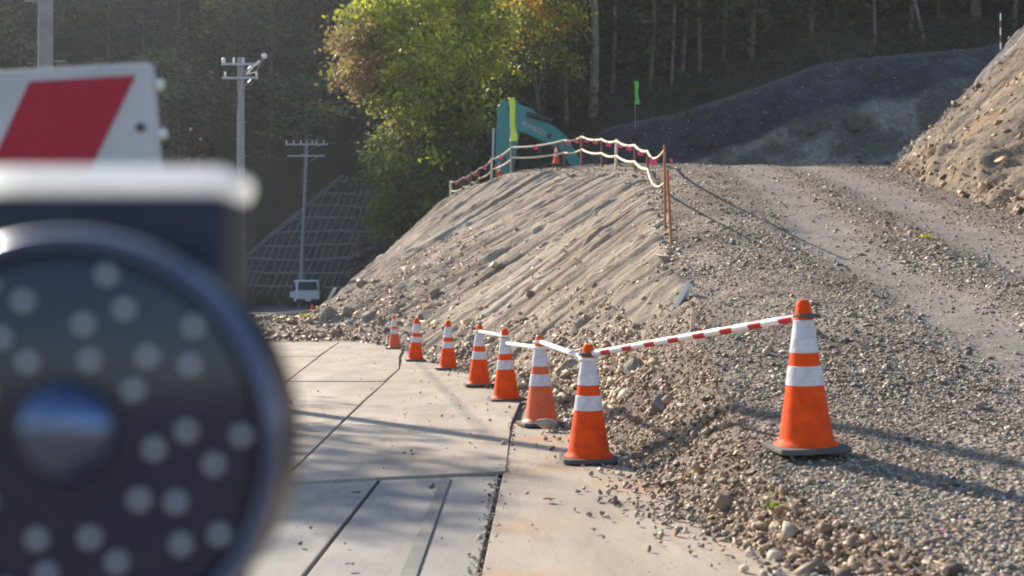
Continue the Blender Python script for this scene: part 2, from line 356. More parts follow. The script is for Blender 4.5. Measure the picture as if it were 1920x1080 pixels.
mid = (ft + br) / 2; cl = np.concatenate([[0], np.cumsum(np.linalg.norm(np.diff(mid, axis=0), axis=1))])
sl_len = cl[-1]
dens = np.linspace(0, 1, NS) ** 1.25 * sl_len
def smooth_curve(A):
    t = np.linspace(0, sl_len, 3000)
    out = []
    for k in range(3):
        v = np.interp(t, cl, A[:, k]); kk = np.hanning(151); kk /= kk.sum()
        vp = np.concatenate([2 * v[0] - v[75:0:-1], v, 2 * v[-1] - v[-2:-77:-1]])
        out.append(np.interp(dens, t, np.convolve(vp, kk, 'valid')))
    return np.stack(out, 1)
FT, BR = smooth_curve(ft), smooth_curve(br)
fz = fbm(dens * 0.9, dens * 0, 4) ; FT[:, 0] += fz * 0.22 * sstep(3, 9, FT[:, 1]); BR[:, 0] += fbm(dens * 0.7, dens * 0 + 3, 9) * 0.18
BR[:, 2] += fbm(dens * 0.8, dens * 0 + 7, 19) * 0.10 * sstep(9, 20, BR[:, 1])
v = np.linspace(-0.05, 1.06, NV)
vc = np.clip(v, 0, None)
SV = BR[:, None, :] * (1 - vc)[None, :, None] + FT[:, None, :] * vc[None, :, None]
SV[:, :, 0] += np.clip(-v, 0, None)[None, :] * 12; SV[:, :, 2] -= 0.09 * (v < 0)[None, :]
hgt = (BR[:, 2] - FT[:, 2])[:, None]; vv = v[None, :]; ss = dens[:, None]
slen = np.linalg.norm(BR - FT, axis=1)[:, None]
far = sstep(8, 16, SV[:, :, 1])
warp = ss + 0.07 * fbm(ss * 0.5, vv * slen * 0.3, 31)
crack = np.clip(vnoise(warp * 5.0, vv * slen * 0.09, 91) - 0.20, 0, 1) * sstep(-.15, .2, fbm(ss * .5, vv * slen * .35, 93))
crack = crack + np.clip(vnoise(warp * 9.0, vv * slen * 0.20, 96) - 0.24, 0, 1) * .6
stripe = (fbm(warp * 0.9, vv * slen * 0.04, 2, 2) * 0.10 + fbm(warp * 3.2, vv * slen * 0.06, 5, 2) * 0.15 + fbm(warp * 8.0, vv * slen * 0.12, 6, 2) * 0.085
          + fbm(ss * 4.0, vv * slen * 2.0, 12, 4) * 0.05 + np.clip(fbm(ss * 2.0, vv * slen * 1.6, 13, 3) - .3, 0, 1) * 0.3 - crack * 0.5) * np.array(0.78)
lump = fbm(ss * 1.3, vv * slen * 1.3, 15, 5) * 0.30
left_rub = sstep(27, 36, SV[:, :, 1]) * sstep(0.35, 0.75, vv + 0.3 * fbm(ss * 0.4, vv * slen * 0.4, 77))
rub = np.clip(np.maximum(np.maximum(sstep(0.72, 1.0, vv + 0.35 * fbm(ss * 0.5, vv * 3, 21)), left_rub), 1 - sstep(8.5, 18, SV[:, :, 1] + 4 * fbm(ss, vv * 3, 41))), 0, 1)
rub = np.maximum(rub, 0.8 * (1 - sstep(0.0, 0.07, vv + 0.04 * fbm(ss * 1.2, vv, 61))))
disp = (stripe * (1 - rub * 0.65) + lump * rub * 0.8) * np.clip(hgt, 0.12, 1.6) / 1.6
edge = sstep(0.0, 0.06, vv) * (1 - sstep(0.97, 1.05, vv))
SV[:, :, 2] += disp * edge - 0.18 * np.clip(hgt / 4, 0, 1) * np.exp(-(np.clip(vv, 0, 1) / 0.06) ** 2)
SV[:, :, 0] -= disp * 0.5 * edge
suv = np.stack([np.broadcast_to(ss, rub.shape), np.broadcast_to(vv, rub.shape) * slen, rub], -1).reshape(-1, 3)
emb = mesh_np('embankment_slope', SV.reshape(-1, 3), grid_faces(NS, NV), M['slope'], smooth=True, attrs={'suv': suv})
tag(emb, 'striped pale earth side slope of the embankment beside the cones', kind='structure')

# ramp on top of the embankment
TOE = np.array([(3.6, 2.6, .0), (4.3, 5, .2), (5.8, 10, .9), (7.1, 15, 1.6), (8.4, 20, 2.35), (9.2, 27, 3.6), (12, 38, 5.15), (14.4, 46, 6.1), (16, 52, 6.0), (18, 62, 5.0)])
order = np.argsort(BR[:, 1])
def brow_x(y): return np.interp(y, BR[order, 1], BR[order, 0])
def brow_z(y): return np.interp(y, BR[order, 1], BR[order, 2])
def toe_x(y): return np.interp(y, TOE[:, 1], TOE[:, 0])
def toe_z(y): return np.interp(y, TOE[:, 1], TOE[:, 2])
TRK = [np.array([(2.9, 3), (3.3, 7), (3.65, 10), (4.1, 15), (4.7, 20), (5.7, 28), (6.9, 36), (7.6, 46), (8, 60)]),
       np.array([(4.6, 3), (5.2, 10), (6.0, 15), (6.7, 20), (7.9, 29), (9.2, 38), (10.2, 46), (11, 60)])]
def track(x, y):
    r = np.zeros(np.broadcast(x, y).shape)
    for i, T in enumerate(TRK):
        cx = np.interp(y, T[:, 1], T[:, 0]) + 0.10 * fbm(y * 0.6, y * 0 + i, 51)
        wd = 0.33 + 0.012 * y + 0.10 * fbm(x * 1.5, y * 0.8, 53)
        r = np.maximum(r, (1 - sstep(wd * 0.3, wd * 1.5, np.abs(x - cx))) * np.clip(1.0 + .5 * fbm(x * .8, y * .5, 57), 0, 1))
    return r
def ramp_z(x, y):
    x = np.asarray(x, float); y = np.asarray(y, float)
    xl, xr = brow_x(y), toe_x(y); t = np.clip((x - xl) / (xr - xl), 0, 1)
    crest = np.interp(y, [46, 48, 52, 58, 62], [6.13, 6.12, 5.5, 4.2, 4.0])
    zz = brow_z(y) * (1 - t) + toe_z(y) * t
    inn = sstep(0.2, 2.2, x - xl)
    zc = crest * inn + brow_z(y) * (1 - inn)
    k = sstep(44, 47, y); zz = zz * (1 - k) + zc * k
    amp = sstep(3, 9, y)
    zz = zz + 0.05 * fbm(x * 0.9, y * 0.9, 71) * (0.4 + 0.6 * amp) + 0.012 * fbm(x * 3.1 + y * .7, y * 2.7 - x * .9, 73)
    zz = zz - 0.05 * track(x, y) * amp
    zz = zz - 0.18 * np.clip(brow_z(y) / 4, 0, 1) * np.exp(-(np.clip(x - xl, 0, None) / 0.45) ** 2)
    return zz
ND, NX = 480, 140
yy = 2.6 + (62 - 2.6) * np.linspace(0, 1, ND) ** 1.6
tt = np.linspace(0, 1.03, NX) ** 1.15
XX = brow_x(yy)[:, None] * (1 - tt) + toe_x(yy)[:, None] * tt; YY = np.repeat(yy[:, None], NX, 1)
ZZ = ramp_z(XX, YY)
rampo = mesh_np('gravel_ramp', np.stack([XX, YY, ZZ], -1).reshape(-1, 3), grid_faces(ND, NX), M['ramp'], smooth=True,
                attrs={'track': track(XX, YY).ravel()})
tag(rampo, 'gravel ramp with wheel tracks climbing to a flat crest', kind='structure')

# sunlit soil bank on the right
def loft(A, B, na, nb, fn=None):
    A = np.array(A, float); B = np.array(B, float); t = np.linspace(0, len(A) - 1, na); i = np.arange(len(A))
    a = np.stack([np.interp(t, i, A[:, k]) for k in range(3)], 1); b = np.stack([np.interp(t, i, B[:, k]) for k in range(3)], 1)
    u = np.linspace(0, 1, nb)
    return a[:, None, :] * (1 - u)[None, :, None] + b[:, None, :] * u[None, :, None], np.repeat(t[:, None], nb, 1), np.repeat(u[None, :], na, 0)
V3, T3, U3 = loft([(7.0, 14, 1.3), (8.3, 20, 2.2), (9.1, 27, 3.5), (11.7, 37, 5.0), (14.1, 45.5, 6.0), (15.2, 48.5, 6.0), (18, 52, 5.5)],
                  [(15, 14, 8.6), (16.2, 20, 9.4), (17.2, 28, 10.4), (18.7, 38, 11.6), (20.2, 46.5, 12.2), (22.2, 49.5, 12.6), (27, 54, 13.0)], 420, 150)
x3, y3 = V3[:, :, 0], V3[:, :, 1]
b3 = (fbm(y3 * 0.35, U3 * 2.2, 80, 6) * 0.55 + fbm(y3 * 2.6, U3 * 9, 84, 5) * 0.32) * (0.35 + 0.65 * sstep(0, 0.12, U3))
clod = np.clip(fbm(y3 * 1.1, U3 * 11, 95, 5), 0, 1) * (1 - sstep(0.05, 0.2, U3)) * 0.7
gul = -0.9 * np.exp(-((y3 - 45.2 - 1.6 * U3) / 0.5) ** 2) * sstep(0.1, 0.4, U3)
str_fine = fbm((y3 - 1.6 * U3) * 2.4, U3 * 1.5, 98, 4)
V3[:, :, 2] += b3 * 0.36 + clod * 0.6 + gul * 0.8 + str_fine * .12; V3[:, :, 0] -= b3 * 0.32 + clod * 0.5 + gul * 0.6 + str_fine * .12
g = fbm(y3 * 0.4, U3 * 4, 90, 5); grey = sstep(36.5, 41.0, y3 - 1.5 * U3 + 3.0 * g)
str_ = fbm((y3 - 1.6 * U3) * 3.0, U3 * 1.2, 97, 4)
c3 = np.array([0.22, 0.175, 0.132]) * (1 + 0.5 * g)[..., None]
ora = sstep(0.22, 0.45, fbm(y3 * 0.5, U3 * 5, 99, 4))[..., None]
c3 = c3 * (1 - ora * 0.3) + np.array([0.33, 0.19, 0.09]) * ora * 0.3
c3 = c3 * (1 - grey[..., None]) + (np.array([0.21, 0.195, 0.185]) * (1 + 1.6 * str_)[..., None]) * grey[..., None]  # netting grey, with the bank end's shade and grazing light streaks coloured in
bank = mesh_np('soil_bank', V3.reshape(-1, 3), grid_faces(420, 150), M['soil_attr'], smooth=True, attrs={'col': np.clip(c3, 0.03, 0.8).reshape(-1, 3)})
tag(bank, 'sunlit orange brown cut soil bank at the right of the ramp', kind='structure')

# dark cut slope in the shade
top = [(-9, 71, 4.5), (-4, 71, 6.6), (1.0, 70.5, 8.6), (3.4, 70, 9.5), (5.3, 70, 10.9), (10, 70, 12.0), (14.3, 70, 13.4), (17.6, 70, 14.6), (22.5, 70, 15.1), (27, 69, 15.4), (34, 68, 15.9)]
bot = [(-9, 63, 1.0), (-4, 62.5, 3.2), (1.0, 61, 3.9), (3.4, 60, 3.9), (5.5, 60, 3.9), (10, 60, 3.9), (14.3, 59.5, 4.0), (17.6, 58.5, 4.3), (20.5, 56.5, 5.0), (23, 53.5, 6.0), (27, 51, 8.0)]
V4, T4, U4 = loft(bot, top, 360, 130)
x4 = V4[:, :, 0]; z4 = V4[:, :, 2]
b4 = fbm(x4 * 0.35, U4 * 4, 110, 5) * 1.1 + fbm(x4 * 1.3, U4 * 12, 113, 5) * 0.55
bench = 0.7 * np.exp(-((U4 - 0.68 - 0.05 * np.sin(x4 * 0.3)) / 0.08) ** 2)
V4[:, :, 1] -= b4 * 0.9 + bench; V4[:, :, 2] += b4 * 0.2 * (U4 < 0.99)
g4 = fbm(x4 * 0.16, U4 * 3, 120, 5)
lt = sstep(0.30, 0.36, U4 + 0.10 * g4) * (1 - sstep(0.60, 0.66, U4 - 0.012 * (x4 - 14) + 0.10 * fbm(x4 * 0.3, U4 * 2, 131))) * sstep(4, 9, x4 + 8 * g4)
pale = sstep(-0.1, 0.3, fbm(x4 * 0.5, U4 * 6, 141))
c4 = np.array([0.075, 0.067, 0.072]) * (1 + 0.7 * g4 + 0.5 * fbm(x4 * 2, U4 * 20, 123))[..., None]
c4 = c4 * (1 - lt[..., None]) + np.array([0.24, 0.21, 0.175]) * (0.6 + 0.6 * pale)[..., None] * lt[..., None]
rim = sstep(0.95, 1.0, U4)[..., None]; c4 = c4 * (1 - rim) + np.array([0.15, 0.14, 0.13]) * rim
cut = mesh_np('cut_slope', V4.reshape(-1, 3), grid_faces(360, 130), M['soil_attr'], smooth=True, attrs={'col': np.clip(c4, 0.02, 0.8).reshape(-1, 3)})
tag(cut, 'dark shaded cut slope of layered soil behind the ramp crest', kind='structure')

# forested hill and ridge that hold back the sun
HX = np.array([-300, -80, -50, -26, -22, -11, -9.5, -6, 0, 5, 10, 18, 27, 34, 60, 200.]); HYB = np.array([92, 88, 82, 95.5, 96, 98, 84, 74, 70.6, 70, 70, 70, 69, 68, 62, 50.])
HZB = np.array([1, 1, 1, 1.2, 1.2, 1.2, 1.5, 4, 7.6, 10.5, 12, 14.6, 15.3, 15.9, 17, 18.])
RIDGE = 103.0
def hill_z(x, y):
    yb = np.interp(x, HX, HYB); zb = np.interp(x, HX, HZB); t = np.asarray(y) - yb
    win = sstep(-25, -22, x) * (1 - sstep(-11, -8, x))
    st = np.clip(t, 0, 6.8) * 1.42 * win
    z = zb - 0.5 + st + np.clip(t - 6.8 * win, 0, None) / np.maximum(205 - yb - 6.8 * win, 10) * (RIDGE - zb - 9.6 * win)
    return z + np.where(t < 0.4, (t - .4) * 2.2, 0) + fbm(np.asarray(x) * 0.06, np.asarray(y) * 0.06, 200) * 4 * sstep(2, 30, t) * (1 - sstep(180, 204, y))
hx = np.concatenate([np.linspace(-320, -60, 40), np.linspace(-58, 60, 150), np.linspace(64, 200, 24)])
hy0 = np.interp(hx, HX, HYB) - 2
hu = np.linspace(0, 1, 120) ** 1.4
HXX = np.repeat(hx[:, None], 120, 1); HYY = hy0[:, None] + (206 - hy0)[:, None] * hu[None, :]
HZZ = hill_z(HXX, HYY)
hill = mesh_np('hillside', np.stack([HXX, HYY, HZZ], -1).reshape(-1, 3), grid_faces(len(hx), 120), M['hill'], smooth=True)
tag(hill, 'steep wooded hillside filling the background', kind='structure')

# ground sheets
def sheet(name, xs, ys, zf, m, label):
    X, Y = np.meshgrid(xs, ys, indexing='ij'); Z = zf(X, Y)
    return tag(mesh_np(name, np.stack([X, Y, Z], -1).reshape(-1, 3), grid_faces(len(xs), len(ys)), m, smooth=True), label, kind='structure')
def ground_z(x, y):
    x = np.asarray(x, float); y = np.asarray(y, float)
    base = np.interp(y, [-5, 29, 31.5, 34, 38, 41, 43, 60, 88, 100], [-.035, -.035, .05, .28, .42, .44, .44, .52, .62, 1.0])
    mnd = sstep(29.5, 33, y) * (1 - sstep(38, 42, y)) * (0.04 + 0.22 * fbm(x * 0.5, y * 0.5, 301)) * sstep(-14, -10, -np.abs(x + 6) - 6)
    return base + mnd + 0.05 * fbm(x * 1.2, y * 1.2, 303) * sstep(29, 32, y) * (1 - sstep(41, 43, y)) + 0.012 * fbm(x * 1.5, y * 1.5, 305) * (1 - sstep(29, 31, y))
sheet('ground', np.concatenate([[-600, -400, -120], np.linspace(-60, 20, 130), [60, 200, 600]]), np.concatenate([[-600, -60], np.linspace(-4, 100, 190), [140, 400, 600]]),
      lambda X, Y: ground_z(X, Y) - np.where((np.abs(X) > 70) | (Y < -5) | (Y > 120), 0.3, 0), M['dirt'], 'bare brown earth ground around the site')
rx = np.array([-23.0, -20, -17, -14, -11, -8.6]); ry = np.linspace(44, 94, 40)
sheet('road', rx, ry, lambda X, Y: ground_z(X, Y) + 0.05, M['asphalt'], 'grey asphalt road running to the parked truck')
kb = MB(); kb.tube([(-8.5 - 0.02 * (y - 44), y, float(ground_z(-9, y)) + 0.08) for y in np.linspace(44, 90, 24)], 0.11, 4)
tag(kb.build('kerb', M['kerb']), 'pale concrete kerb along the road edge', kind='structure')
kb = MB(); kb.box((-12.5, 43.6, 0.50), (8.6, 0.35, 0.18)); tag(kb.build('kerb', M['kerb'], bevel=0.02), 'pale concrete kerb across the end of the road', kind='structure')

# ------------------------------------------------------------------ steel plates
def plate(name, pts, z, m, label, th=0.024, parent=None, strip=None):
    mb = MB(); n = len(pts); zs = [z + random.uniform(-.003, .003) for _ in pts]
    V = [Vector((x, y, zz)) for (x, y), zz in zip(pts, zs)] + [Vector((x, y, zz - th)) for (x, y), zz in zip(pts, zs)]
    mb.add(V, [tuple(range(n)), tuple(range(2 * n - 1, n - 1, -1))] + [(k, (k + 1) % n, n + (k + 1) % n, n + k) for k in range(n)])
    o = mb.build(name, m, bevel=0.004)
    return tag(o, label, 'steel plate', 'road plates laid on the ground')
pr = plate('road_plate', [(-.15, 2.4), (1.45, 2.4), (1.62, 9.75), (0.015, 9.75)], 0.0, M['plate_rust'], 'long beige plate at the lower centre with an orange rust stain')
b1 = plate('road_board', [(-.735, 2.4), (-.165, 2.4), (-.075, 6.86), (-.712, 6.72)], -0.004, M['plate_grey'], 'grey board with a dull stripe left of the rusty plate')
mb = MB(); mb.add([(-.40, 2.45, .0045), (-.335, 2.45, .0045), (-.335, 6.72, .0045), (-.385, 6.70, .0045)], [(0, 1, 2, 3)]); mb.build('strip', M['plate_strip'], b1)
plate('road_board', [(-1.5, 2.4), (-.755, 2.4), (-.732, 6.70), (-1.5, 6.50)], -0.006, M['plate_grey'], 'grey board at the lower left beside the warning lamp')
plate('road_plate', [(-1.22, 6.50), (-.035, 6.93), (-.008, 9.7), (0.10, 12.3), (-1.44, 12.3)], 0.012, M['plate'], 'beige plate crossed by the pole shadow, left of the front cones')
plate('road_plate', [(-1.445, 12.33), (0.06, 12.33), (-.42, 17.9), (-1.63, 17.9)], 0.002, M['plate'], 'beige plate beside the middle cones at the slope foot')
plate('road_plate', [(-1.64, 17.95), (-.46, 17.95), (-1.75, 24.5), (-2.15, 24.5)], 0.006, M['plate'], 'narrow beige plate beside the two rearmost cones')
plate('road_plate', [(-2.76, 7.2), (-1.25, 6.55), (-1.46, 12.0), (-1.55, 14.95), (-2.73, 14.95)], 0.0, M['plate'], 'beige plate right beside the edge of the warning lamp')
plate('road_plate', [(-2.74, 15.0), (-1.56, 15.0), (-1.66, 18.0), (-2.02, 21.95), (-3.43, 21.95)], 0.004, M['plate'], 'beige plate in the middle row, far side of the pole shadow')
plate('road_plate', [(-3.45, 22.0), (-2.03, 22.0), (-2.2, 24.6), (-2.75, 29.8), (-4.22, 30.2)], 0.0, M['plate'], 'farthest beige plate in front of the dirt mound, right one')
plate('road_plate', [(-4.3, 8.0), (-2.79, 7.4), (-2.76, 14.95), (-4.3, 14.95)], 0.003, M['plate'], 'beige plate mostly hidden behind the warning lamp')
plate('road_plate', [(-4.3, 15.0), (-2.77, 15.0), (-3.47, 21.95), (-5.0, 21.95)], 0.0, M['plate'], 'beige plate left of the diagonal seam, half behind the lamp')
plate('road_plate', [(-5.0, 22.0), (-3.48, 22.0), (-4.25, 30.2), (-5.75, 29.6)], 0.006, M['plate'], 'farthest beige plate in front of the dirt mound, left one')

# ------------------------------------------------------------------ stones
def ico_variants(sub, n, jit):
    bm = bmesh.new(); bmesh.ops.create_icosphere(bm, subdivisions=sub, radius=1.0)
    bm.verts.ensure_lookup_table(); V = np.array([p.co[:] for p in bm.verts]); F = np.array([[q.index for q in f.verts] for f in bm.faces]); bm.free()
    out = []
    for k in range(n):
        W = V.copy()
        for _ in range(6):                         # chop with random planes: broken faces
            d = rng.normal(size=3); d /= np.linalg.norm(d); h = rng.uniform(0.25, 0.7); q = W @ d
            W = W - np.clip(q - h, 0, None)[:, None] * d
        W *= 1 + rng.normal(size=(len(W), 1)) * jit
        out.append(W)
    return np.array(out), F
ICO1 = ico_variants(1, 24, 0.17); ICO2 = ico_variants(2, 24, 0.05)
OCT = (np.array([np.array([[1, 0, 0], [-1, 0, 0], [0, 1, 0], [0, -1, 0], [0, 0, 1], [0, 0, -1.]]) * rng.uniform(.7, 1.2, (6, 1)) + rng.normal(size=(6, 3)) * .22 for _ in range(24)]),
       np.array([[4, 0, 2], [4, 2, 1], [4, 1, 3], [4, 3, 0], [5, 2, 0], [5, 1, 2], [5, 3, 1], [5, 0, 3]]))
def rand_rot(n):
    q = rng.normal(size=(n, 4)); q /= np.linalg.norm(q, axis=1)[:, None]; a, b, c, d = q.T
    return np.stack([np.stack([1 - 2 * (c * c + d * d), 2 * (b * c - a * d), 2 * (b * d + a * c)], -1),
                     np.stack([2 * (b * c + a * d), 1 - 2 * (b * b + d * d), 2 * (c * d - a * b)], -1),
                     np.stack([2 * (b * d - a * c), 2 * (c * d + a * b), 1 - 2 * (b * b + c * c)], -1)], -2)
PAL = np.array([[.29, .265, .235], [.20, .18, .16], [.35, .30, .245], [.25, .20, .165], [.46, .42, .37], [.14, .125, .115], [.32, .275, .25], [.27, .265, .24], [.62, .58, .53], [.23, .21, .21], [.31, .24, .18]])
PW = np.array([.15, .14, .12, .10, .11, .10, .08, .05, .055, .05, .045]); PW /= PW.sum()
def stones_geo(pos, size, ico, flat=0.7, tint=(1, 1, 1)):
    Vs, F = ico; n = len(pos); k = rng.integers(0, len(Vs), n)
    W = Vs[k] * (rng.uniform(0.45, 1.35, (n, 1, 3)))
    W = np.einsum('nij,nvj->nvi', rand_rot(n), W); W[:, :, 2] *= flat
    W = W * size[:, None, None] + pos[:, None, :]
    nv = Vs.shape[1]
    FF = (F[None] + (np.arange(n) * nv)[:, None, None]).reshape(-1, 3)
    c = PAL[rng.choice(len(PAL), n, p=PW)] * rng.uniform(0.68, 1.2, (n, 1)) * np.array(tint) * np.array([1.06, .98, .86])
    return W.reshape(-1, 3), FF, np.repeat(c, nv, 0)
def join_geo(L):
    o = 0; V = []; F = []; C = []
    for a, b, c in L: V.append(a); F.append(b + o); C.append(c); o += len(a)
    return np.concatenate(V), np.concatenate(F), np.concatenate(C)
# gravel over the ramp: dense near the camera, thinning with distance
def ramp_pts(n, y0, y1, pw):
    y = y0 + (y1 - y0) * rng.random(n) ** pw
    lo = brow_x(y) - 0.05; hi = np.minimum(toe_x(y), 0.43 * y + 0.6); x = lo + (hi - lo) * rng.random(n)
    keep = (x < hi) & (rng.random(n) > 0.85 * track(x, y)) & (rng.random(n) > .55 * sstep(0.0, .4, fbm(x * 1.1, y * .7, 555))); return x[keep], y[keep]
G = []
for cnt, y0, y1, pw_, mu, sg, ic, fl, lift in ((1900, 3.2, 7.5, 1.0, -4.35, .35, ICO2, .65, .0), (25500, 3.2, 8.0, 1.0, -4.72, .42, ICO1, .7, .1), (17000, 7.0, 17, 1.1, -4.35, .45, ICO1, .7, .2), (17000, 13, 45, 1.2, -3.85, .4, OCT, .6, .1)):
    x, y = ramp_pts(cnt, y0, y1, pw_); s = rng.lognormal(mu, sg, len(x)); G.append(stones_geo(np.stack([x, y, ramp_z(x, y) + s * lift], 1), s, ic, fl))
Vg, Fg, Cg = join_geo(G)
tag(mesh_np('gravel', Vg, Fg, M['stone'], attrs={'col': Cg}), 'loose crushed grey and brown gravel covering the ramp', 'gravel', kind='stuff')
# rubble on the slope
def slope_pts(n, y0, y1, vf):
    i0, i1 = np.searchsorted(BR[:, 1], [y0, y1]) if False else (np.argmin(np.abs(BR[:, 1] - y0)), np.argmin(np.abs(BR[:, 1] - y1)))
    # uniform along length
    L = dens[i0] + (dens[i1] - dens[i0]) * rng.random(n); i = np.clip(np.searchsorted(dens, L), 0, NS - 1)
    j = np.clip((vf(n) * (NV - 1)), 0, NV - 1).astype(int); p = SV[i, j] + rng.normal(size=(n, 3)) * [0.02, 0.02, 0.004]
    return p, rub[i, j]
G = []
p, r = slope_pts(1300, 3.2, 10, lambda n: .1 + .9 * rng.random(n)); s = np.minimum(rng.lognormal(-4.2, 0.4, len(p)), .026); G.append(stones_geo(p, s, ICO2, 0.8, (1.1, 1.0, .9)))
p, r = slope_pts(13000, 3.2, 12, lambda n: rng.random(n)); s = rng.lognormal(-4.45, 0.5, len(p)); G.append(stones_geo(p, s, ICO1, 0.8, (1.1, 1.0, .9)))
p, r = slope_pts(13000, 9, 21, lambda n: 1 - rng.random(n) ** 1.6 * 0.6); k = rng.random(len(p)) < 0.1 + r; p = p[k]; s = rng.lognormal(-3.75, 0.5, len(p)); G.append(stones_geo(p, s, ICO1, 0.8, (1.3, 1.17, 1.0)))
p, r = slope_pts(9000, 19, 46, lambda n: 1 - rng.random(n) ** 1.6 * 0.6); k = rng.random(len(p)) < 0.03 + r; p = p[k]; s = rng.lognormal(-3.3, 0.55, len(p)); G.append(stones_geo(p, s, OCT, 0.8, (1.25, 1.1, .95)))
p, r = slope_pts(1600, 12, 60, lambda n: rng.random(n)); s = rng.lognormal(-3.6, 0.45, len(p)); G.append(stones_geo(p, s, OCT, 0.8, (1.5, 1.33, 1.15)))
p, r = slope_pts(1300, 14, 60, lambda n: rng.random(n) * 0.14); s = rng.lognormal(-3.5, 0.5, len(p)); G.append(stones_geo(p, s, OCT, 0.8))
# spill between cones and slope, mound, bank toe
n = 2600; y = rng.uniform(4, 29, n); fx = np.interp(y, FT[:, 1], FT[:, 0]); x = fx - np.abs(rng.normal(0, 0.16, n)) + 0.05
s = np.minimum(rng.lognormal(-4.2, 0.45, n) * (1 + 0.03 * y), .012 + .0022 * y); G.append(stones_geo(np.stack([x, y, 0.008 + s * .4], 1), s, ICO1, 0.8))
n = 3000; x = rng.uniform(-10, -3.5, n); y = rng.uniform(30, 42, n); s = rng.lognormal(-3.0, 0.5, n); G.append(stones_geo(np.stack([x, y, ground_z(x, y) + s * .2], 1), s, OCT, 0.8, (1.05, .9, .75)))
n = 8000; i = rng.integers(0, 420, n); j = (rng.random(n) ** 1.7 * 149).astype(int); p = V3[i, j] + rng.normal(size=(n, 3)) * .04; s = rng.lognormal(-3.5, 0.6, n); G.append(stones_geo(p, s, OCT, 0.85, (1.15, .95, .72)))
n = 2500; i = rng.integers(0, 360, n); j = (rng.random(n) * 129).astype(int); p = V4[i, j]; s = rng.lognormal(-2.8, 0.5, n); G.append(stones_geo(p, s, OCT, 0.85, (.7, .68, .7)))
Vg, Fg, Cg = join_geo(G)
tag(mesh_np('rubble', Vg, Fg, M['stone'], attrs={'col': Cg}), 'scattered stones and rubble on the slopes and at their feet', 'rubble', kind='stuff')
# pebbles and crumbs on the plates
n = 420; y = rng.uniform(4.2, 26, n); x = np.interp(y, FT[:, 1], FT[:, 0]) - 0.15 - np.abs(rng.normal(0, 1.0, n)); s = rng.lognormal(-4.9, 0.5, n)
Vg, Fg, Cg = stones_geo(np.stack([x, y, 0.012 + s * .4], 1), s, ICO1, 0.8)
tag(mesh_np('pebbles', Vg, Fg, M['stone'], attrs={'col': Cg * 0.7}), 'small pebbles and crumbs strewn over the plates', 'pebbles', kind='stuff')
n = 260; t_ = rng.random(n); y = 4.0 + t_ * 5.6; x = np.interp(y, [4.3, 6.86, 9.7], [-.137, -.06, .01]) + rng.normal(0, .022, n); s = rng.lognormal(-4.75, .45, n)
Vg, Fg, Cg = stones_geo(np.stack([x, y, -.002 + s * .4], 1), s, ICO1, .8)
tag(mesh_np('joint_grit', Vg, Fg, M['stone'], attrs={'col': Cg}), 'grit and pebbles packed in the joint between the plates', 'grit', kind='stuff')
# larger single rocks
def rock(pos, size, col, label, rot=0, stretch=(1, 1, 1)):
    bm = bmesh.new(); bmesh.ops.create_icosphere(bm, subdivisions=3, radius=1.0)
    for q in bm.verts: pass
    W = np.array([q.co[:] for q in bm.verts])
    for _ in range(9):
        d = rng.normal(size=3); d /= np.linalg.norm(d); h = rng.uniform(0.4, 0.8); qq = W @ d; W = W - np.clip(qq - h, 0, None)[:, None] * d
    W += 0.06 * np.stack([fbm(W[:, 0] * 2 + k, W[:, 1] * 2 + W[:, 2], 400 + k) for k in range(3)], 1)
    for q, c in zip(bm.verts, W): q.co = c
    me = bpy.data.meshes.new('rock'); bm.to_mesh(me); bm.free()
    m = M.get(('rk', col)) or mat('rock_surface', col, 0.9, 0.3, 4, bump=0.5, bscale=9); M[('rk', col)] = m
    me.materials.append(m); o = bpy.data.objects.new('rock', me); COL.objects.link(o)
    o.location = pos; o.scale = [size * k for k in stretch]; o.rotation_euler = (random.uniform(-.4, .4), rot, random.uniform(0, 3))
    return tag(o, label, 'rock', 'single large rocks in the rubble')
def on_slope(px, py):
    Q = SV.reshape(-1, 3); u = 960 + Q[:, 0] / Q[:, 1] * FPX; w_ = HOR - (Q[:, 2] - CAM_H) / Q[:, 1] * FPX
    return Vector(Q[np.argmin((u - px) ** 2 + (w_ - py) ** 2)])
RC = (0.30, 0.27, 0.235)
rock(on_slope(625, 600), 0.42, RC, 'big brown boulder at the far left foot of the slope', 0.3, (1, 1, 1.1))
rock(on_slope(662, 585), 0.34, (0.36, 0.33, 0.30), 'flat pale slab leaning at the far left slope foot', 0.7, (1.3, .7, .5))
rock(on_slope(700, 600), 0.30, RC, 'grey brown rock just left above the rearmost cone', 0.2, (1.2, 1, .8))
rock(on_slope(655, 604), 0.10, (0.75, 0.72, 0.72), 'small bright white stone left of the rearmost cone')
rock(on_slope(1235, 770), 0.15, (0.27, 0.26, 0.26), 'grey slanted slab on the bank between the two front cones', 0.9, (1.2, .8, .5))
rock(on_slope(1070, 690), 0.16, RC, 'brown rock behind the second cone from the front', 0.5, (1.2, .9, .7))
rock(on_slope(1190, 700), 0.13, (0.32, 0.29, 0.25), 'rounded brown rock above the striped bar end', 0.1)
rock(P(1030, 795, 9.15) * 1.0, 0.075, (0.40, 0.38, 0.36), 'flat grey stone against the base of a front cone', 0.1, (1.5, 1, .5))

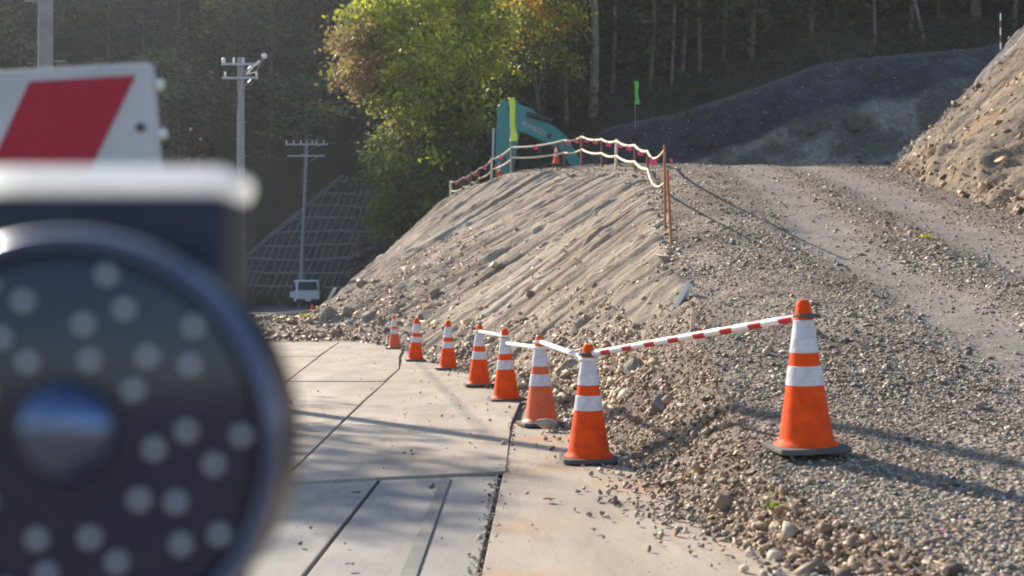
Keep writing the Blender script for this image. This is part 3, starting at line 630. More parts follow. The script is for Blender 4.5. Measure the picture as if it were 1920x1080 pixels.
# ------------------------------------------------------------------ cones and bars
CONES = [(740, 63, 25.6, .97), (779, 80, 20.1, 1), (840, 92, 17.5, 1), (898, 115, 14.0, 1), (949, 135, 11.93, 1), (1014, 169, 9.53, 1), (1104, 218, 7.385, 1), (1512, 282, 5.71, 1)]
LBL = ['traffic cone rearmost in the row at the slope foot', 'traffic cone second from the rear of the row', 'traffic cone third from the rear, without a bar',
       'traffic cone at the far end of the white bars', 'traffic cone between two white bars, third from the front of the row', 'faded traffic cone second from the front of the row by the plates',
       'large traffic cone at the front of the row with a striped bar end', 'large orange and white traffic cone alone on the gravel at right']
def cone_r(z): return 0.124 + (0.030 - 0.124) * (z - 0.035) / (0.70 - 0.035)
def make_cone(loc, rz, body_mat, label, tilt=(0, 0), name='traffic_cone'):
    t = empty(name, loc, rz); t.rotation_euler = (tilt[0], tilt[1], rz)
    mb = MB(); h = 0.167; c = 0.035
    mb.prism_z([(-h + c, -h), (h - c, -h), (h, -h + c), (h, h - c), (h - c, h), (-h + c, h), (-h, h - c), (-h, -h + c)], 0, 0.028)
    mb.build('base', M['rubber'], t, bevel=0.008)
    mb = MB(); mb.lathe([(0.150, .028), (0.146, .036), (0.130, .046), (0.1235, .065), (cone_r(.30), .30), (cone_r(.5), .5), (cone_r(.68), .68), (0.027, .694), (0.018, .70)], 40)
    mb.build('body', body_mat, t, smooth=True)
    for z0, z1, nm in ((0.305, 0.395, 'lower_band'), (0.455, 0.607, 'upper_band')):
        mb = MB(); mb.lathe([(cone_r(z0) + .0005, z0), (cone_r(z0) + .003, z0 + .002), (cone_r(z1) + .003, z1 - .002), (cone_r(z1) + .0005, z1)], 40)
        mb.build(nm, M['white_band'], t, smooth=True)
    return tag(t, label, 'traffic cone', 'traffic cones along the works')
CP = []
for k, (px, hh, d, sc) in enumerate(CONES):
    X = (px - 960) / FPX * d; Z = 0.012
    if k == 7: Z = float(ramp_z(X, d)) + 0.012; Z = 0.275
    loc = Vector((X, d, Z)); CP.append(loc)
    make_cone(loc, random.uniform(-.3, .3) if k != 7 else 0.12, M['orange2'] if k in (0, 5) else M['orange'], LBL[k], (random.uniform(-.02, .02), -0.03 if k == 7 else random.uniform(-.025, .025)))
def bar(a, b, striped, label):
    a, b = Vector(a), Vector(b); t = empty('cone_bar', (a + b) / 2); o = t.location
    dr = (b - a).normalized(); L = (b - a).length
    p0 = a + dr * 0.055; p1 = b - dr * 0.055
    mb = MB(); mb.tube([p0 - o, p1 - o], 0.019, 14); mb.build('pole', M['white_plastic'], t, smooth=True)
    for e in (a, b):
        pts = [e - o + Vector((math.cos(x) * .054, math.sin(x) * .054, 0)) for x in np.linspace(0, 2 * math.pi, 21)]
        mb = MB(); mb.tube(pts, 0.011, 8); mb.build('end_ring', M['rubber'] if striped else M['white_plastic'], t, smooth=True)
    if striped:
        n = 8
        for k in range(n):
            q0 = p0 + (p1 - p0) * ((k + 0.45) / n); q1 = q0 + (p1 - p0) * (0.42 / n)
            mb = MB(); mb.tube([q0 - o, q1 - o], 0.0202, 14); mb.build('red_band', M['red_paint'], t, smooth=True)
    return tag(t, label, 'cone bar', 'bars linking the cones')
up = lambda k, z: CP[k] + Vector((0, 0, z))
bar(up(3, .625), up(4, .625), False, 'white bar linking the cones farthest back in the linked run')
bar(up(4, .555), up(5, .60), False, 'white bar in the middle of the three plain bars')
bar(up(5, .645), up(6, .61), False, 'plain white bar ending at the front cone of the row')
bar(up(6, .64), up(7, .625), True, 'red and white striped bar reaching the lone cone on the gravel')
# far cones on the crest
def on_brow(px, y): return Vector(((px - 960) / FPX * y, y, float(brow_z(y))))
b = on_brow(1043, 47.2); b.z = 6.30; make_cone(b, 0.2, M['orange'], 'small cone on the crest in front of the excavator boom')
b = on_brow(936, 52.0); b.z = 6.30; b.y = 52.6; make_cone(b, 0.5, M['orange'], 'small cone on the crest below the excavator arm')

# ------------------------------------------------------------------ warning lamp (close, out of focus)
LD = 0.57
lc = P(135, 835, LD)
lamp = empty('warning_lamp', (lc.x, lc.y, 0)); tag(lamp, 'large out of focus black round warning lamp with LED dots at lower left', 'warning lamp')
Mx = Matrix.Rotation(R(90), 3, 'X')      # local z -> -y (towards the camera)
def lpt(x, y, z): return (x, y, z)
RD = 0.1005
mb = MB(); mb.lathe([(RD * .90, -.045), (RD * .985, -.042), (RD, -.036), (RD, .002), (RD * .99, .0045), (0.001, .0045)], 72, Mx, (0, 0, lc.z))
mb.build('housing', M['black_plastic'], lamp, smooth=True)
mb = MB(); mb.lathe([(RD * .995, .0047)] + [(RD * .945 + RD * .05 * math.cos(a), .006 + .009 * math.sin(a)) for a in np.linspace(0, math.pi, 12)] + [(RD * .893, .0047)], 72, Mx, (0, 0, lc.z))
mb.build('rim', M['rim'], lamp, smooth=True)
mb = MB(); mb.lathe([(RD * .873, .0055), (RD * .873, .0085), (RD * .6, .0115), (RD * .25, .0135), (0.001, .0137)], 72, Mx, (0, 0, lc.z))
mb.build('lens', M['lens'], lamp, smooth=True)
led0 = None
for rr, off, zz in ((.42, 0, .0125), (.57, 8, .0118), (.69, -6, .0105), (.81, 4, .0095)):
    for k in range(10):
        a = R(off + 36 * k + (3.0 if k % 2 else 0)); q = (math.cos(a) * rr * RD, -zz - 0.0005, lc.z + math.sin(a) * rr * RD)
        if led0 is None:
            mb = MB(); mb.lathe([(.0031, -.001), (.0031, .0016), (.0025, .0032), (.0013, .0042), (.0002, .0045)], 12, Mx); led0 = mb.build('led', M['led'], lamp, smooth=True); o = led0
        else:
            o = led0.copy(); COL.objects.link(o); o.parent = lamp
        o.location = q
mb = MB(); mb.lathe([(.0235, .010), (.0235, .0135), (.021, .0185), (.016, .0225), (.009, .0245), (.001, .025)], 40, Mx, (.002, 0, lc.z + .008)); mb.build('centre_dome', M['dome'], lamp, smooth=True)
ztop = CAM_H + (HOR - 308) / FPX * 0.60
mb = MB(); mb.box((0, .075, (ztop - .013 + lc.z - .11) / 2), (.122, .062, ztop - .013 - lc.z + .11)); mb.build('battery_box', M['navy_plastic'], lamp, bevel=.006)
mb = MB(); mb.box((0.001, .075, ztop - .0065), (.125, .060, .015)); mb.build('lid', M['lid'], lamp, bevel=.006, segs=3)
mb = MB(); mb.tube([(0, .075, .03), (0, .075, lc.z - .1)], .021, 16); mb.build('post', M['steel'], lamp, smooth=True)
mb = MB(); mb.lathe([(.20, -.02), (.20, .03), (.17, .05), (.05, .06), (.03, .10)], 32, None, (0, .075, 0)); mb.build('base', M['rubber'], lamp, smooth=True)

# ------------------------------------------------------------------ striped barricade board
BD = 1.74
bt = P(286, 119, BD)
bar_o = empty('barricade', (bt.x - .6, BD, 0)); tag(bar_o, 'white barricade board with slanted red stripes behind the warning lamp', 'barricade')
Mr = Matrix.Rotation(R(-3.4), 3, 'Y'); orig = Vector((.6, 0, bt.z))       # top right corner of the board
def bl(x, z, y=0.0): return Mr @ Vector((x, y, z)) + orig
BH, BL = 0.205, 1.20
Mb = Mr.to_4x4()
mb = MB(); q = [bl(0, 0), bl(0.004, -BH), bl(-BL, -BH), bl(-BL, 0)]
mb.add([p + Vector((0, -.012, 0)) for p in q] + [p + Vector((0, .012, 0)) for p in q], [(0, 1, 2, 3), (7, 6, 5, 4), (0, 4, 5, 1), (1, 5, 6, 2), (2, 6, 7, 3), (3, 7, 4, 0)])
mb.build('board', M['board_white'], bar_o, bevel=.003)
for k in range(5):
    x0 = -.021 - k * .29; mb = MB()
    q = [bl(x0, -.018, -.0135), bl(x0 - .078, -.158, -.0135), bl(x0 - .225, -.158, -.0135), bl(x0 - .150, -.018, -.0135)]
    q = [Vector((max(p.x, -.6 + .006), p.y, p.z)) for p in q]
    mb.add(q, [(0, 1, 2, 3)]); mb.build('red_stripe', M['board_red'], bar_o)
for x, z in ((-.018, -.092), (-.6, -.092), (-1.18, -.092)):
    mb = MB(); mb.lathe([(.006, 0), (.006, .004), (.003, .006)], 12, Mx, bl(x, z, -.0135)); mb.build('bolt', M['dark_metal'], bar_o)
for z in (-.03, -.10):
    mb = MB(); mb.lathe([(.0075, -.006), (.0075, .006)], 14, Matrix.Rotation(R(90), 3, 'Y'), bl(0.008, z)); mb.build('edge_knob', M['white_plastic'], bar_o, bevel=.002)
mb = MB(); mb.box((0, 0, .52), (1.2, .024, .18)); mb.build('lower_board', M['board_white'], bar_o, bevel=.003)
for sx in (-.52, .50):
    for sy in (-1, 1):
        mb = MB(); mb.tube([(sx, .024, bt.z - (.26 if sy < 0 else .05)), (sx, .26 * sy + .02, .0)], .016, 10); mb.build('leg', M['steel'], bar_o, smooth=True)

# ------------------------------------------------------------------ utility poles
def utility_pole(x, y, z0, z1, r0, r1, label, arms, lamp_on=False, lean=(0, 0), steps=True):
    t = empty('utility_pole', (x, y, z0)); H = z1 - z0
    at = lambda z: Vector((lean[0] * z / H, lean[1] * z / H, z))
    mb = MB(); mb.tube([at(0), at(H * .5), at(H)], [r0, (r0 + r1) / 2, r1], 20); mb.build('shaft', M['concrete'], t, smooth=True)
    if steps:
        for k in range(int(H * 1.2)):
            z = 1.8 + k * .8
            if z > H - 1.4: break
            mb = MB(); sx = 1 if k % 2 else -1; mb.tube([at(z), at(z) + Vector((sx * (r0 + .16), -.02, 0))], .013, 6); mb.build('step_bolt', M['steel'], t)
    for (dz, w_, ins) in arms:
        c = at(H - dz); mb = MB(); mb.box(c + Vector((0, -r1 - .05, 0)), (w_, .09, .10)); a = mb.build('crossarm', M['steel'], t)
        for q in ins:
            mb = MB(); mb.lathe([(.03, 0), (.06, .05), (.03, .09), (.06, .13), (.03, .17), (.05, .21), (.02, .26)], 10, None, c + Vector((q, -r1 - .05, .05))); mb.build('insulator', M['porcelain'], a, smooth=True)
        mb = MB(); mb.tube([c + Vector((w_ * .35, -r1 - .05, 0)), at(H - dz - .55) + Vector((0, -r1, 0))], .022, 6); mb.build('brace', M['steel'], t)
    if lamp_on:
        c = at(H - .95); e = c + Vector((1.15, -.3, .95)); mb = MB(); mb.tube([c, c + Vector((.75, -.2, .25)), e], .025, 8); br_ = mb.build('lamp_arm', M['steel'], t, smooth=True)
        mb = MB(); mb.lathe([(.04, -.12), (.12, -.08), (.15, .02), (.10, .12), (.03, .16)], 14, Matrix.Rotation(R(35), 3, 'Y'), e); mb.build('lamp_head', M['porcelain'], br_, smooth=True)
        for q0, q1 in (((.28, -.2, -.25), (.62, -.25, .12)), ((.62, -.25, .12), (.95, -.25, .42))):
            p, r = c + Vector(q0) + Vector((0, 0, .35)), c + Vector(q1) + Vector((0, 0, .35)); mb = MB()
            mb.tube([p + (r - p) * f for f in (0, .15, .3, .45, .6, .75, 1)], [.03, .07, .04, .075, .04, .07, .03], 10); mb.build('strain_insulator', M['porcelain'], t, smooth=True)
    return tag(t, label, 'utility pole', 'utility poles along the road')
zA = 9.5
utility_pole(-6.2, 16.3, -.03, zA, .105, .085, 'nearest pale pole rising out of frame above the barricade', [(.5, 1.2, (-.5, .5))])
zb = .5; B0 = P(452, 108, 58)
utility_pole(B0.x, 58, zb, B0.z, .21, .155, 'tall utility pole with two crossarms and bright insulators, right of the barricade',
             [(.35, 1.75, (-.82, -.74, -.28, .15)), (1.0, 1.7, (-.7, .78))], True)
C0 = P(576, 262, 86)
utility_pole(C0.x - .5, 86, .5, C0.z, .17, .11, 'distant leaning utility pole behind the white truck', [(.35, 3.0, (-1.4, -.9, -.4, .4, .7, 1.2)), (1.15, 2.6, ())], False, (.5, 0))
def wire(a, b, sag, r, label, marks=()):
    a, b = Vector(a), Vector(b); t = empty('cable', a); pts = [(b - a) * f + Vector((0, 0, -sag * 4 * f * (1 - f))) for f in np.linspace(0, 1, 24)]
    mb = MB(); mb.tube(pts, r, 6); mb.build('wire', M['dark_metal'], t)
    for f in marks:
        p = (b - a) * f + Vector((0, 0, -sag * 4 * f * (1 - f))); d = (b - a).normalized(); mb = MB(); mb.tube([p - d * .16, p + d * .16], .035, 8); mb.build('marker_sleeve', M['porcelain'], t)
    return tag(t, label, 'cable')
wire(P(93, -26, 16.3), P(447, 333, 57.7), 0, .012, 'thin slanting cable with white sleeves between the two nearer poles', (.455, .53))
wire(P(448, 120, 57.8), (P(434, 520, 57.0)), 0, .014, 'thin stay wire running down beside the tall pole')

# ------------------------------------------------------------------ lattice retaining slope
lat = empty('slope_lattice', (-21.6, 95.6, 0.9)); tag(lat, 'concrete grid frame covering the shaded cutting behind the truck', 'retaining wall')
lu = Vector((1, .12, 0)); lw = Vector((.30, .68, 1.0))            # along, and up per metre of height
def lp(u, h, off=0.0): return lu * u + lw * h + Vector((0, -off, off * .6))
LW, LH = 13.0, 10.6
mb = MB(); mb.add([lp(-1, -.4), lp(LW, -.4), lp(LW, LH), lp(4.2, LH), lp(-1, 3.2)], [(0, 1, 2, 3, 4)]); mb.build('infill', M['lattice_soil'], lat)
def lat_lo(h): return -1 if h < 3.2 else -1 + (h - 3.2) / (LH - 3.2) * 5.2
for k in range(10):
    h = .15 + k * 1.12; u0 = lat_lo(h); n = 14
    pts = [lp(u0 + (LW - u0) * f, h + .10 * math.sin(f * 7 + k) + .12 * (random.random() - .5), .10) for f in np.linspace(0, 1, n)]
    mb = MB(); mb.tube(pts, random.uniform(.10, .14), 4); mb.build('beam', M['lattice'], lat)
for k in range(24):
    u = -.6 + k * .57 + random.uniform(-.07, .07); hm = LH if u > 4.2 else 3.2 + max(0, (u + 1)) / 5.2 * (LH - 3.2)
    pts = [lp(u + .08 * math.sin(h * 1.3 + k), h, .09) for h in np.linspace(-.3, hm, 10)]
    mb = MB(); mb.tube(pts, random.uniform(.06, .09), 4); mb.build('riser', M['lattice'], lat)
mb = MB(); mb.tube([lp(-1, 3.2, .2), lp(4.2, LH, .2)], .22, 4); mb.build('edge_channel', M['lattice'], lat)

# ------------------------------------------------------------------ small truck
tz = float(ground_z(-14.8, 88)) + .055; tk = empty('kei_truck', (-14.45, 86, tz), R(17)); tk.scale = (1.12, 1.12, 1.08); tag(tk, 'small white flatbed truck parked on the road below the distant pole', 'truck')
# front faces -y
def yz_prism(poly, x0, x1):
    mb = MB(); n = len(poly); V = [Vector((x0, a, b)) for a, b in poly] + [Vector((x1, a, b)) for a, b in poly]
    return mb.add(V, [(k, (k + 1) % n, n + (k + 1) % n, n + k) for k in range(n)] + [tuple(range(n - 1, -1, -1)), tuple(range(n, 2 * n))])
yz_prism([(-1.0, .34), (-1.0, .80), (-.97, 1.02), (-.70, 1.68), (-.58, 1.75), (.28, 1.75), (.34, 1.68), (.34, .34)], -.72, .72).build('cab', M['truck_white'], tk, bevel=.05)
V = [(-.62, -.975, 1.08), (.62, -.975, 1.08), (.56, -.745, 1.62), (-.56, -.745, 1.62)]; mb = MB(); mb.add([Vector(p) + Vector((0, -.022, .01)) for p in V], [(0, 1, 2, 3)]); mb.build('windscreen', M['glass'], tk)
for sx in (-1, 1):
    mb = MB(); x = .735 * sx; mb.add([Vector((x, -.78, 1.08)), Vector((x, .12, 1.08)), Vector((x, .12, 1.58)), Vector((x, -.62, 1.58))], [(0, 1, 2, 3)]); mb.build('side_window', M['glass'], tk)
    mb = MB(); mb.box((.55 * sx, -1.01, .66), (.24, .05, .16)); mb.build('headlight', M['porcelain'], tk, bevel=.02)
    mb = MB(); mb.box((.84 * sx, -.72, 1.22), (.14, .06, .24)); mb.build('mirror', M['dark_metal'], tk, bevel=.02)
    for yw in (-.62, 1.45):
        mb = MB(); mb.lathe([(.16, -.075), (.25, -.075), (.27, -.05), (.27, .05), (.25, .075), (.16, .075)], 20, Matrix.Rotation(R(90), 3, 'Y'), (.63 * sx, yw, .27)); wh = mb.build('wheel', M['tyre'], tk, smooth=True)
        mb = MB(); mb.lathe([(.158, -.06), (.15, .07), (.05, .08)], 16, Matrix.Rotation(R(90), 3, 'Y'), (.63 * sx, yw, .27)); mb.build('rim', M['steel'], wh)
mb = MB(); mb.box((0, -1.03, .42), (1.44, .10, .18)); mb.build('bumper', M['dark_metal'], tk, bevel=.03)
mb = MB(); mb.box((0, -1.09, .46), (.33, .015, .16)); mb.build('number_plate', M['porcelain'], tk)
mb = MB(); mb.box((0, 1.35, .66), (1.46, 1.95, .08)); mb.build('bed', M['truck_white'], tk)
for sx in (-.72, .72): mb = MB(); mb.box((sx, 1.35, .85), (.04, 1.95, .30)); mb.build('bed_side', M['truck_white'], tk)
mb = MB(); mb.box((0, 2.31, .85), (1.4, .04, .30)); mb.build('tailgate', M['truck_white'], tk)
mb = MB(); mb.box((0, .9, .45), (.7, 2.6, .16)); mb.build('chassis', M['dark_metal'], tk)

# ------------------------------------------------------------------ excavator behind the crest
ED = 54.5; kx = ED / FPX
ex = empty('excavator', (0, ED, 4.1)); tag(ex, 'teal excavator with raised boom behind the embankment crest', 'excavator')
def ep(px, py): return ((px - 960) * kx, CAM_H + (HOR - py) * kx - 4.1)
mb = MB(); mb.prism_y([ep(*q) for q in ((934, 201), (941, 190), (968, 189), (977, 200), (975, 248), (962, 325), (955, 385), (931, 385), (928, 325), (930, 258))], -.28, .28); mb.build('arm', M['teal'], ex, bevel=.03)
mb = MB(); mb.prism_y([ep(*q) for q in ((958, 198), (985, 202), (998, 206), (1014, 222), (1046, 244), (1066, 262), (1090, 305), (1136, 366), (1118, 380), (1072, 330), (1052, 300), (1032, 273), (985, 252), (958, 244))], -.33, .33); boom = mb.build('boom', M['teal'], ex, bevel=.03)
a, b = ep(962, 199), ep(1034, 240); mb = MB(); mb.tube([(a[0], -.1, a[1] + .12), (a[0] + (b[0] - a[0]) * .45, -.1, a[1] + .12 + (b[1] - a[1]) * .35)], .07, 10); mb.build('arm_ram_rod', M['steel'], ex, smooth=True)
mb = MB(); mb.tube([(a[0] + (b[0] - a[0]) * .35, -.42, a[1] - .12 + (b[1] - a[1]) * .30), (b[0], -.42, b[1] + .25)], .11, 12); mb.build('arm_ram', M['dark_metal'], ex, smooth=True)
a, b = ep(929, 240), ep(927, 300); mb = MB(); mb.tube([(a[0] - .06, 0, a[1]), (b[0] - .06, 0, b[1])], .07, 10); mb.build('bucket_ram', M['steel'], ex, smooth=True)
for sx in (-.42, .42):
    a, b = ep(1040, 275), ep(1105, 378); mb = MB(); mb.tube([(a[0], sx, a[1]), (b[0], sx, b[1])], .10, 10); mb.build('boom_ram', M['dark_metal'], ex, smooth=True)
tx = bpy.data.curves.new('lettering', 'FONT'); tx.body = 'KOBELCO'; tx.size = .27; tx.extrude = .004; tx.align_x = 'CENTER'; tx.align_y = 'CENTER'
tx.offset = .012; tx.space_character = .9
tmp = bpy.data.objects.new('tmp', tx); COL.objects.link(tmp); bpy.context.view_layer.update(); lm = bpy.data.meshes.new_from_object(tmp.evaluated_get(bpy.context.evaluated_depsgraph_get())); bpy.data.objects.remove(tmp)
to = bpy.data.objects.new('lettering', lm); COL.objects.link(to); to.parent = ex; q = ep(1000, 243); to.location = (q[0], -.345, q[1]); to.rotation_euler = (R(90), R(27), 0)
lm.materials.clear(); lm.materials.append(M['lettering']); bpy.data.curves.remove(tx)
mb = MB(); mb.prism_y([(-.75, .9), (.05, 1.0), (.1, .55), (-.15, .05), (-.75, -.0), (-1.15, .35), (-1.1, .7)], -.5, .5); mb.build('bucket', M['dark_metal'], ex, bevel=.03)
for px, py, r_ in ((958, 205, .13), (1030, 256, .10), (945, 300, .10)):
    q = ep(px, py); mb = MB(); mb.lathe([(r_, 0), (r_, .05), (r_ * .6, .06)], 16, Mx, (q[0], -.335, q[1])); mb.build('pin', M['dark_metal'], ex, smooth=True)
for k in range(3):
    mb = MB(); mb.tube([(ep(px, py)[0], -.30 + .06 * k, ep(px, py)[1] + .10 + .04 * k) for px, py in ((948, 194), (975, 193), (1000, 206), (1030, 232), (1062, 262), (1090, 308))], .025, 6); mb.build('hose', M['tyre'], ex, smooth=True)
q = [ep(*p) for p in ((985, 216), (1020, 236), (1016, 258), (982, 240))]; mb = MB(); mb.add([Vector((a, -.334, b)) for a, b in q], [(0, 1, 2, 3)]); mb.build('side_plate', M['teal2'], boom)
bx0 = ep(1128, 370)[0]
mb = MB(); mb.box((bx0 + 2.3, 0, 1.75), (4.4, 2.5, .95)); mb.build('upper_body', M['teal'], ex, bevel=.12)
mb = MB(); mb.box((bx0 + 1.1, -.75, 1.95), (1.6, .95, 1.35)); cab = mb.build('cab', M['teal'], ex, bevel=.1)
mb = MB(); mb.box((bx0 + 1.1, -1.235, 2.05), (1.2, .02, .8)); mb.build('window', M['glass'], cab)
mb = MB(); mb.box((bx0 + 4.45, 0, 1.65), (.6, 2.5, 1.0)); mb.build('counterweight', M['dark_metal'], ex, bevel=.15)
mb = MB(); mb.lathe([(.7, .85), (.7, 1.3)], 24, None, (bx0 + 2.0, 0, 0)); mb.build('turntable', M['dark_metal'], ex)
for sy in (-1.0, 1.0):
    mb = MB(); pts = [(bx0 + 2 + 1.7 * sgn + .42 * math.cos(a), .45 + .42 * math.sin(a)) for sgn, a0 in ((1, -90), (-1, 90)) for a in np.radians(np.linspace(a0, a0 + 180, 8))]
    mb.prism_y(pts, sy - .28, sy + .28); mb.build('track', M['tyre'], ex, bevel=.02)

# ------------------------------------------------------------------ rope fence on the brow
posts = [(1246, 16.8, 280, 1.95, .019), (1214, 33.0, 283, 0, .035), (1190, 35.8, 272, 0, .035), (1156, 39.6, 264, 0, .05), (1128, 42.4, 261, 0, .035), (1091, 46.0, 256, 0, .05), (1058, 47.6, 263, 0, .04),
         (960, 50.2, 276, 0, .035), (922, 52.4, 299, 0, .05), (898, 54.0, 316, 0, .035), (884, 55.2, 324, 0, .06), (868, 56.5, 333, 0, .04), (845, 58.0, 341, 0, .06)]
fe = empty('rope_fence', (2.0, 46, 6.1)); tag(fe, 'low fence of brown stakes and cream ropes with pink ribbons along the crest', 'fence'); fo = Vector((2.0, 46, 6.1))
tops = []
for k, (px, d, yt, zb_, r) in enumerate(posts):
    tp = P(px, yt, d); zb2 = zb_ if zb_ else float(np.interp(d, BR[order, 1], BR[order, 2])) - .35
    if k in (7,): zb2 = 6.2
    tops.append((tp, zb2))
    mb = MB(); mb.tube([Vector((tp.x + random.uniform(-.03, .03), tp.y, zb2)) - fo, tp + Vector((0, 0, .06)) - fo], r, 8); mb.build('post', M['wood_dark'] if k not in (0, 3, 8, 12) else (M['wood'] if k == 0 else M['rope']), fe)
p0 = P(1251, 318, 16.6); mb = MB(); mb.tube([P(1259, 462, 16.6) - fo, p0 - fo], .021, 8); mb.build('stake', M['wood'], fe)
for k in range(len(tops) - 1):
    for lev in (0, 1):
        a, za = tops[k]; b, zb2 = tops[k + 1]
        drop = lambda y: (.10 if y < 20 else .48)
        if lev: a = a - Vector((0, 0, drop(a.y) if k else .45)); b = b - Vector((0, 0, .48 if b.y < 49 else .42))
        sag = .075 if (b - a).length < 12 else (.16 if lev == 0 else .22)
        pts = [a.lerp(b, f) + Vector((0, 0, -sag * 4 * f * (1 - f) )) - fo for f in np.linspace(0, 1, 14)]
        rr = .030 if a.y < 40 and (b - a).length > 12 else .038
        mb = MB(); mb.tube(pts, np.linspace(.012 if a.y < 20 else rr, rr, 14), 8); mb.build('rope', M['rope'], fe, smooth=True)
        if lev == 0:
            for f in ((.35, .8) if k in (2, 4, 5) else (.55,)):
                c = pts[int(f * 13)]; mb = MB(); mb.add([c + Vector((-.06, -.05, .02)), c + Vector((.07, -.05, .03)), c + Vector((.10, -.06, -.13)), c + Vector((.02, -.07, -.17)), c + Vector((-.09, -.055, -.12))], [(0, 1, 2, 3, 4)]); mb.build('ribbon', M['pink'], fe)
for px, py in ((1258, 300), (1254, 333)):
    c = P(px, py, 16.5) - fo; mb = MB(); mb.add([c + Vector((-.02, 0, .02)), c + Vector((.02, -.01, .02)), c + Vector((.03, 0, -.03)), c + Vector((-.01, .01, -.03))], [(0, 1, 2, 3)]); mb.build('ribbon', M['pink'], fe)

# flags
def flag(px, d, y0, y1, ybase, w0, m, label, bend):
    b0 = P(px, ybase, d); t = empty('flag', b0); tag(t, label, 'flag', 'fluorescent flags on thin poles')
    topz = P(px, y0, d) - b0
    mb = MB(); mb.tube([(0, 0, -.3), topz], .016, 8); mb.build('pole', M['steel'], t)
    n = 14; V = []; F = []
    for i in range(n):
        f = i / (n - 1); z = topz.z + (P(px, y1, d) - P(px, y0, d)).z * f; cx = bend * math.sin(f * 2.2) + .02 * math.sin(f * 9)
        wd = w0 * (1 - .25 * math.sin(f * 3) + .2 * (f > .8))
        for j in range(5): V.append(Vector((cx + wd * (j / 4 - .35), -.03 - .05 * math.sin(j * 1.9 + f * 5), z)))
    F = [(i * 5 + j, i * 5 + j + 1, i * 5 + j + 6, i * 5 + j + 5) for i in range(n - 1) for j in range(4)]
    o = MB().add(V, F).build('cloth', m, t, smooth=True); o.modifiers.new('thick', 'SOLIDIFY').thickness = .01
flag(957, 49.8, 183, 265, 318, .27, M['flag'], 'hanging yellow green flag in front of the excavator arm', .08)
flag(1191, 68.5, 152, 196, 232, .26, M['flag_g'], 'small bright green flag above the dark cut slope', .06)
# survey staff on the bank top
q = P(1876, 82, 47.6); st = empty('survey_staff', q); tag(st, 'thin red and white survey staff on top of the right bank', 'survey staff')
for k in range(6):
    mb = MB(); mb.tube([(0, 0, -.5 + k * .28), (0, 0, -.5 + k * .28 + .28)], .024, 8); mb.build('white_segment' if k % 2 else 'red_segment', M['porcelain'] if k % 2 else M['wood_dark'], st)
# odd posts on the slope
def stake(px, py, px2, py2, r, m, label, name='marker_stake'):
    b0 = on_slope(px, py); t = P(px2, py2, b0.y - .05); mb = MB(); mb.box((0, 0, 0), (r * 2, r, (t - b0).length + .1), (t - b0).to_track_quat('Z', 'Y').to_matrix())
    o = mb.build(name, m, bevel=.005); o.location = (t + b0) / 2; return tag(o, label, 'stake', 'stakes left on the slope')
stake(615, 566, 628, 541, .085, M['white_paint'], 'short white post leaning at the far left slope foot')
stake(1272, 572, 1288, 543, .05, M['white_paint'], 'white wooden block leaning near the brow of the slope')
stake(1300, 618, 1300, 594, .02, M['rope'], 'short pale peg on the gravel edge above the striped bar')
q = on_slope(594, 575); rb = empty('red_marker', q + Vector((-.12, -.3, -.12))); rb.scale = (.7, .7, .62); tag(rb, 'small red marker on the ground in front of the white truck', 'marker')
mb = MB(); mb.lathe([(.19, 0), (.17, .06), (.12, .10), (.075, .38), (.05, .42)], 16); mb.build('body', M['orange'], rb, smooth=True)
mb = MB(); mb.box((0, 0, .0), (.42, .42, .05)); mb.build('base', M['rubber'], rb, bevel=.01)

# ------------------------------------------------------------------ leaves and trees
def leaves_geo(cent, size, cols, droop=0.0):
    n = len(cent); a = rng.normal(size=(n, 3)); a[:, 2] = a[:, 2] * (1 - droop); a /= np.linalg.norm(a, axis=1)[:, None]
    b = np.cross(a, rng.normal(size=(n, 3)) * np.array([1 - droop * .6, 1 - droop * .6, 1])); b /= np.linalg.norm(b, axis=1)[:, None]
    s = size[:, None] if hasattr(size, '__len__') else size
    q = np.stack([cent - a * s, cent + b * s * .55, cent + a * s, cent - b * s * .55], 1).reshape(-1, 3)
    F = np.arange(4 * n).reshape(n, 4); return q, F, np.repeat(cols, 4, 0)
def limb(mb, p, d, L, r, depth, tips, n=6, wander=.22):
    pts = [Vector(p)]; rad = [r]; d = Vector(d).normalized(); k = 6
    for i in range(k):
        d = (d + Vector(rng.normal(size=3) * wander) * .6).normalized(); d.z += .03
        pts.append(pts[-1] + d * L / k); rad.append(r * (1 - .7 * (i + 1) / k))
    mb.tube(pts, rad, n)
    if depth == 0: tips += [pts[-1], pts[-2], pts[-3]]
    else:
        for i in range(2, k + 1):
            for _ in range(1 if depth > 1 else 1):
                e = (d + Vector(rng.normal(size=3)) * .75); limb(mb, pts[i], e, L * rng.uniform(.45, .65), rad[i] * .7, depth - 1, tips, max(4, n - 1))
        tips.append(pts[-1])
    return pts
def tint(base, n, var=.25):
    return np.clip(np.array(base)[None] * (1 + rng.normal(size=(n, 1)) * var) * (1 + rng.normal(size=(n, 3)) * var * .3), .004, .9)
def clump_leaves(centers, per, rad, size, cols, var=.22, flat=.65, droop=0.0):
    n = len(centers); idx = np.repeat(np.arange(n), per); off = rng.normal(size=(len(idx), 3)) * np.array([1, 1, flat])
    rr = (rad[idx][:, None] if hasattr(rad, '__len__') else rad)
    c = np.asarray(centers)[idx] + off * rr
    col = np.clip(np.asarray(cols)[idx] * (1 + rng.normal(size=(len(idx), 1)) * var), .004, .9)
    return leaves_geo(c, size * rng.uniform(.6, 1.3, len(c)), col, droop)

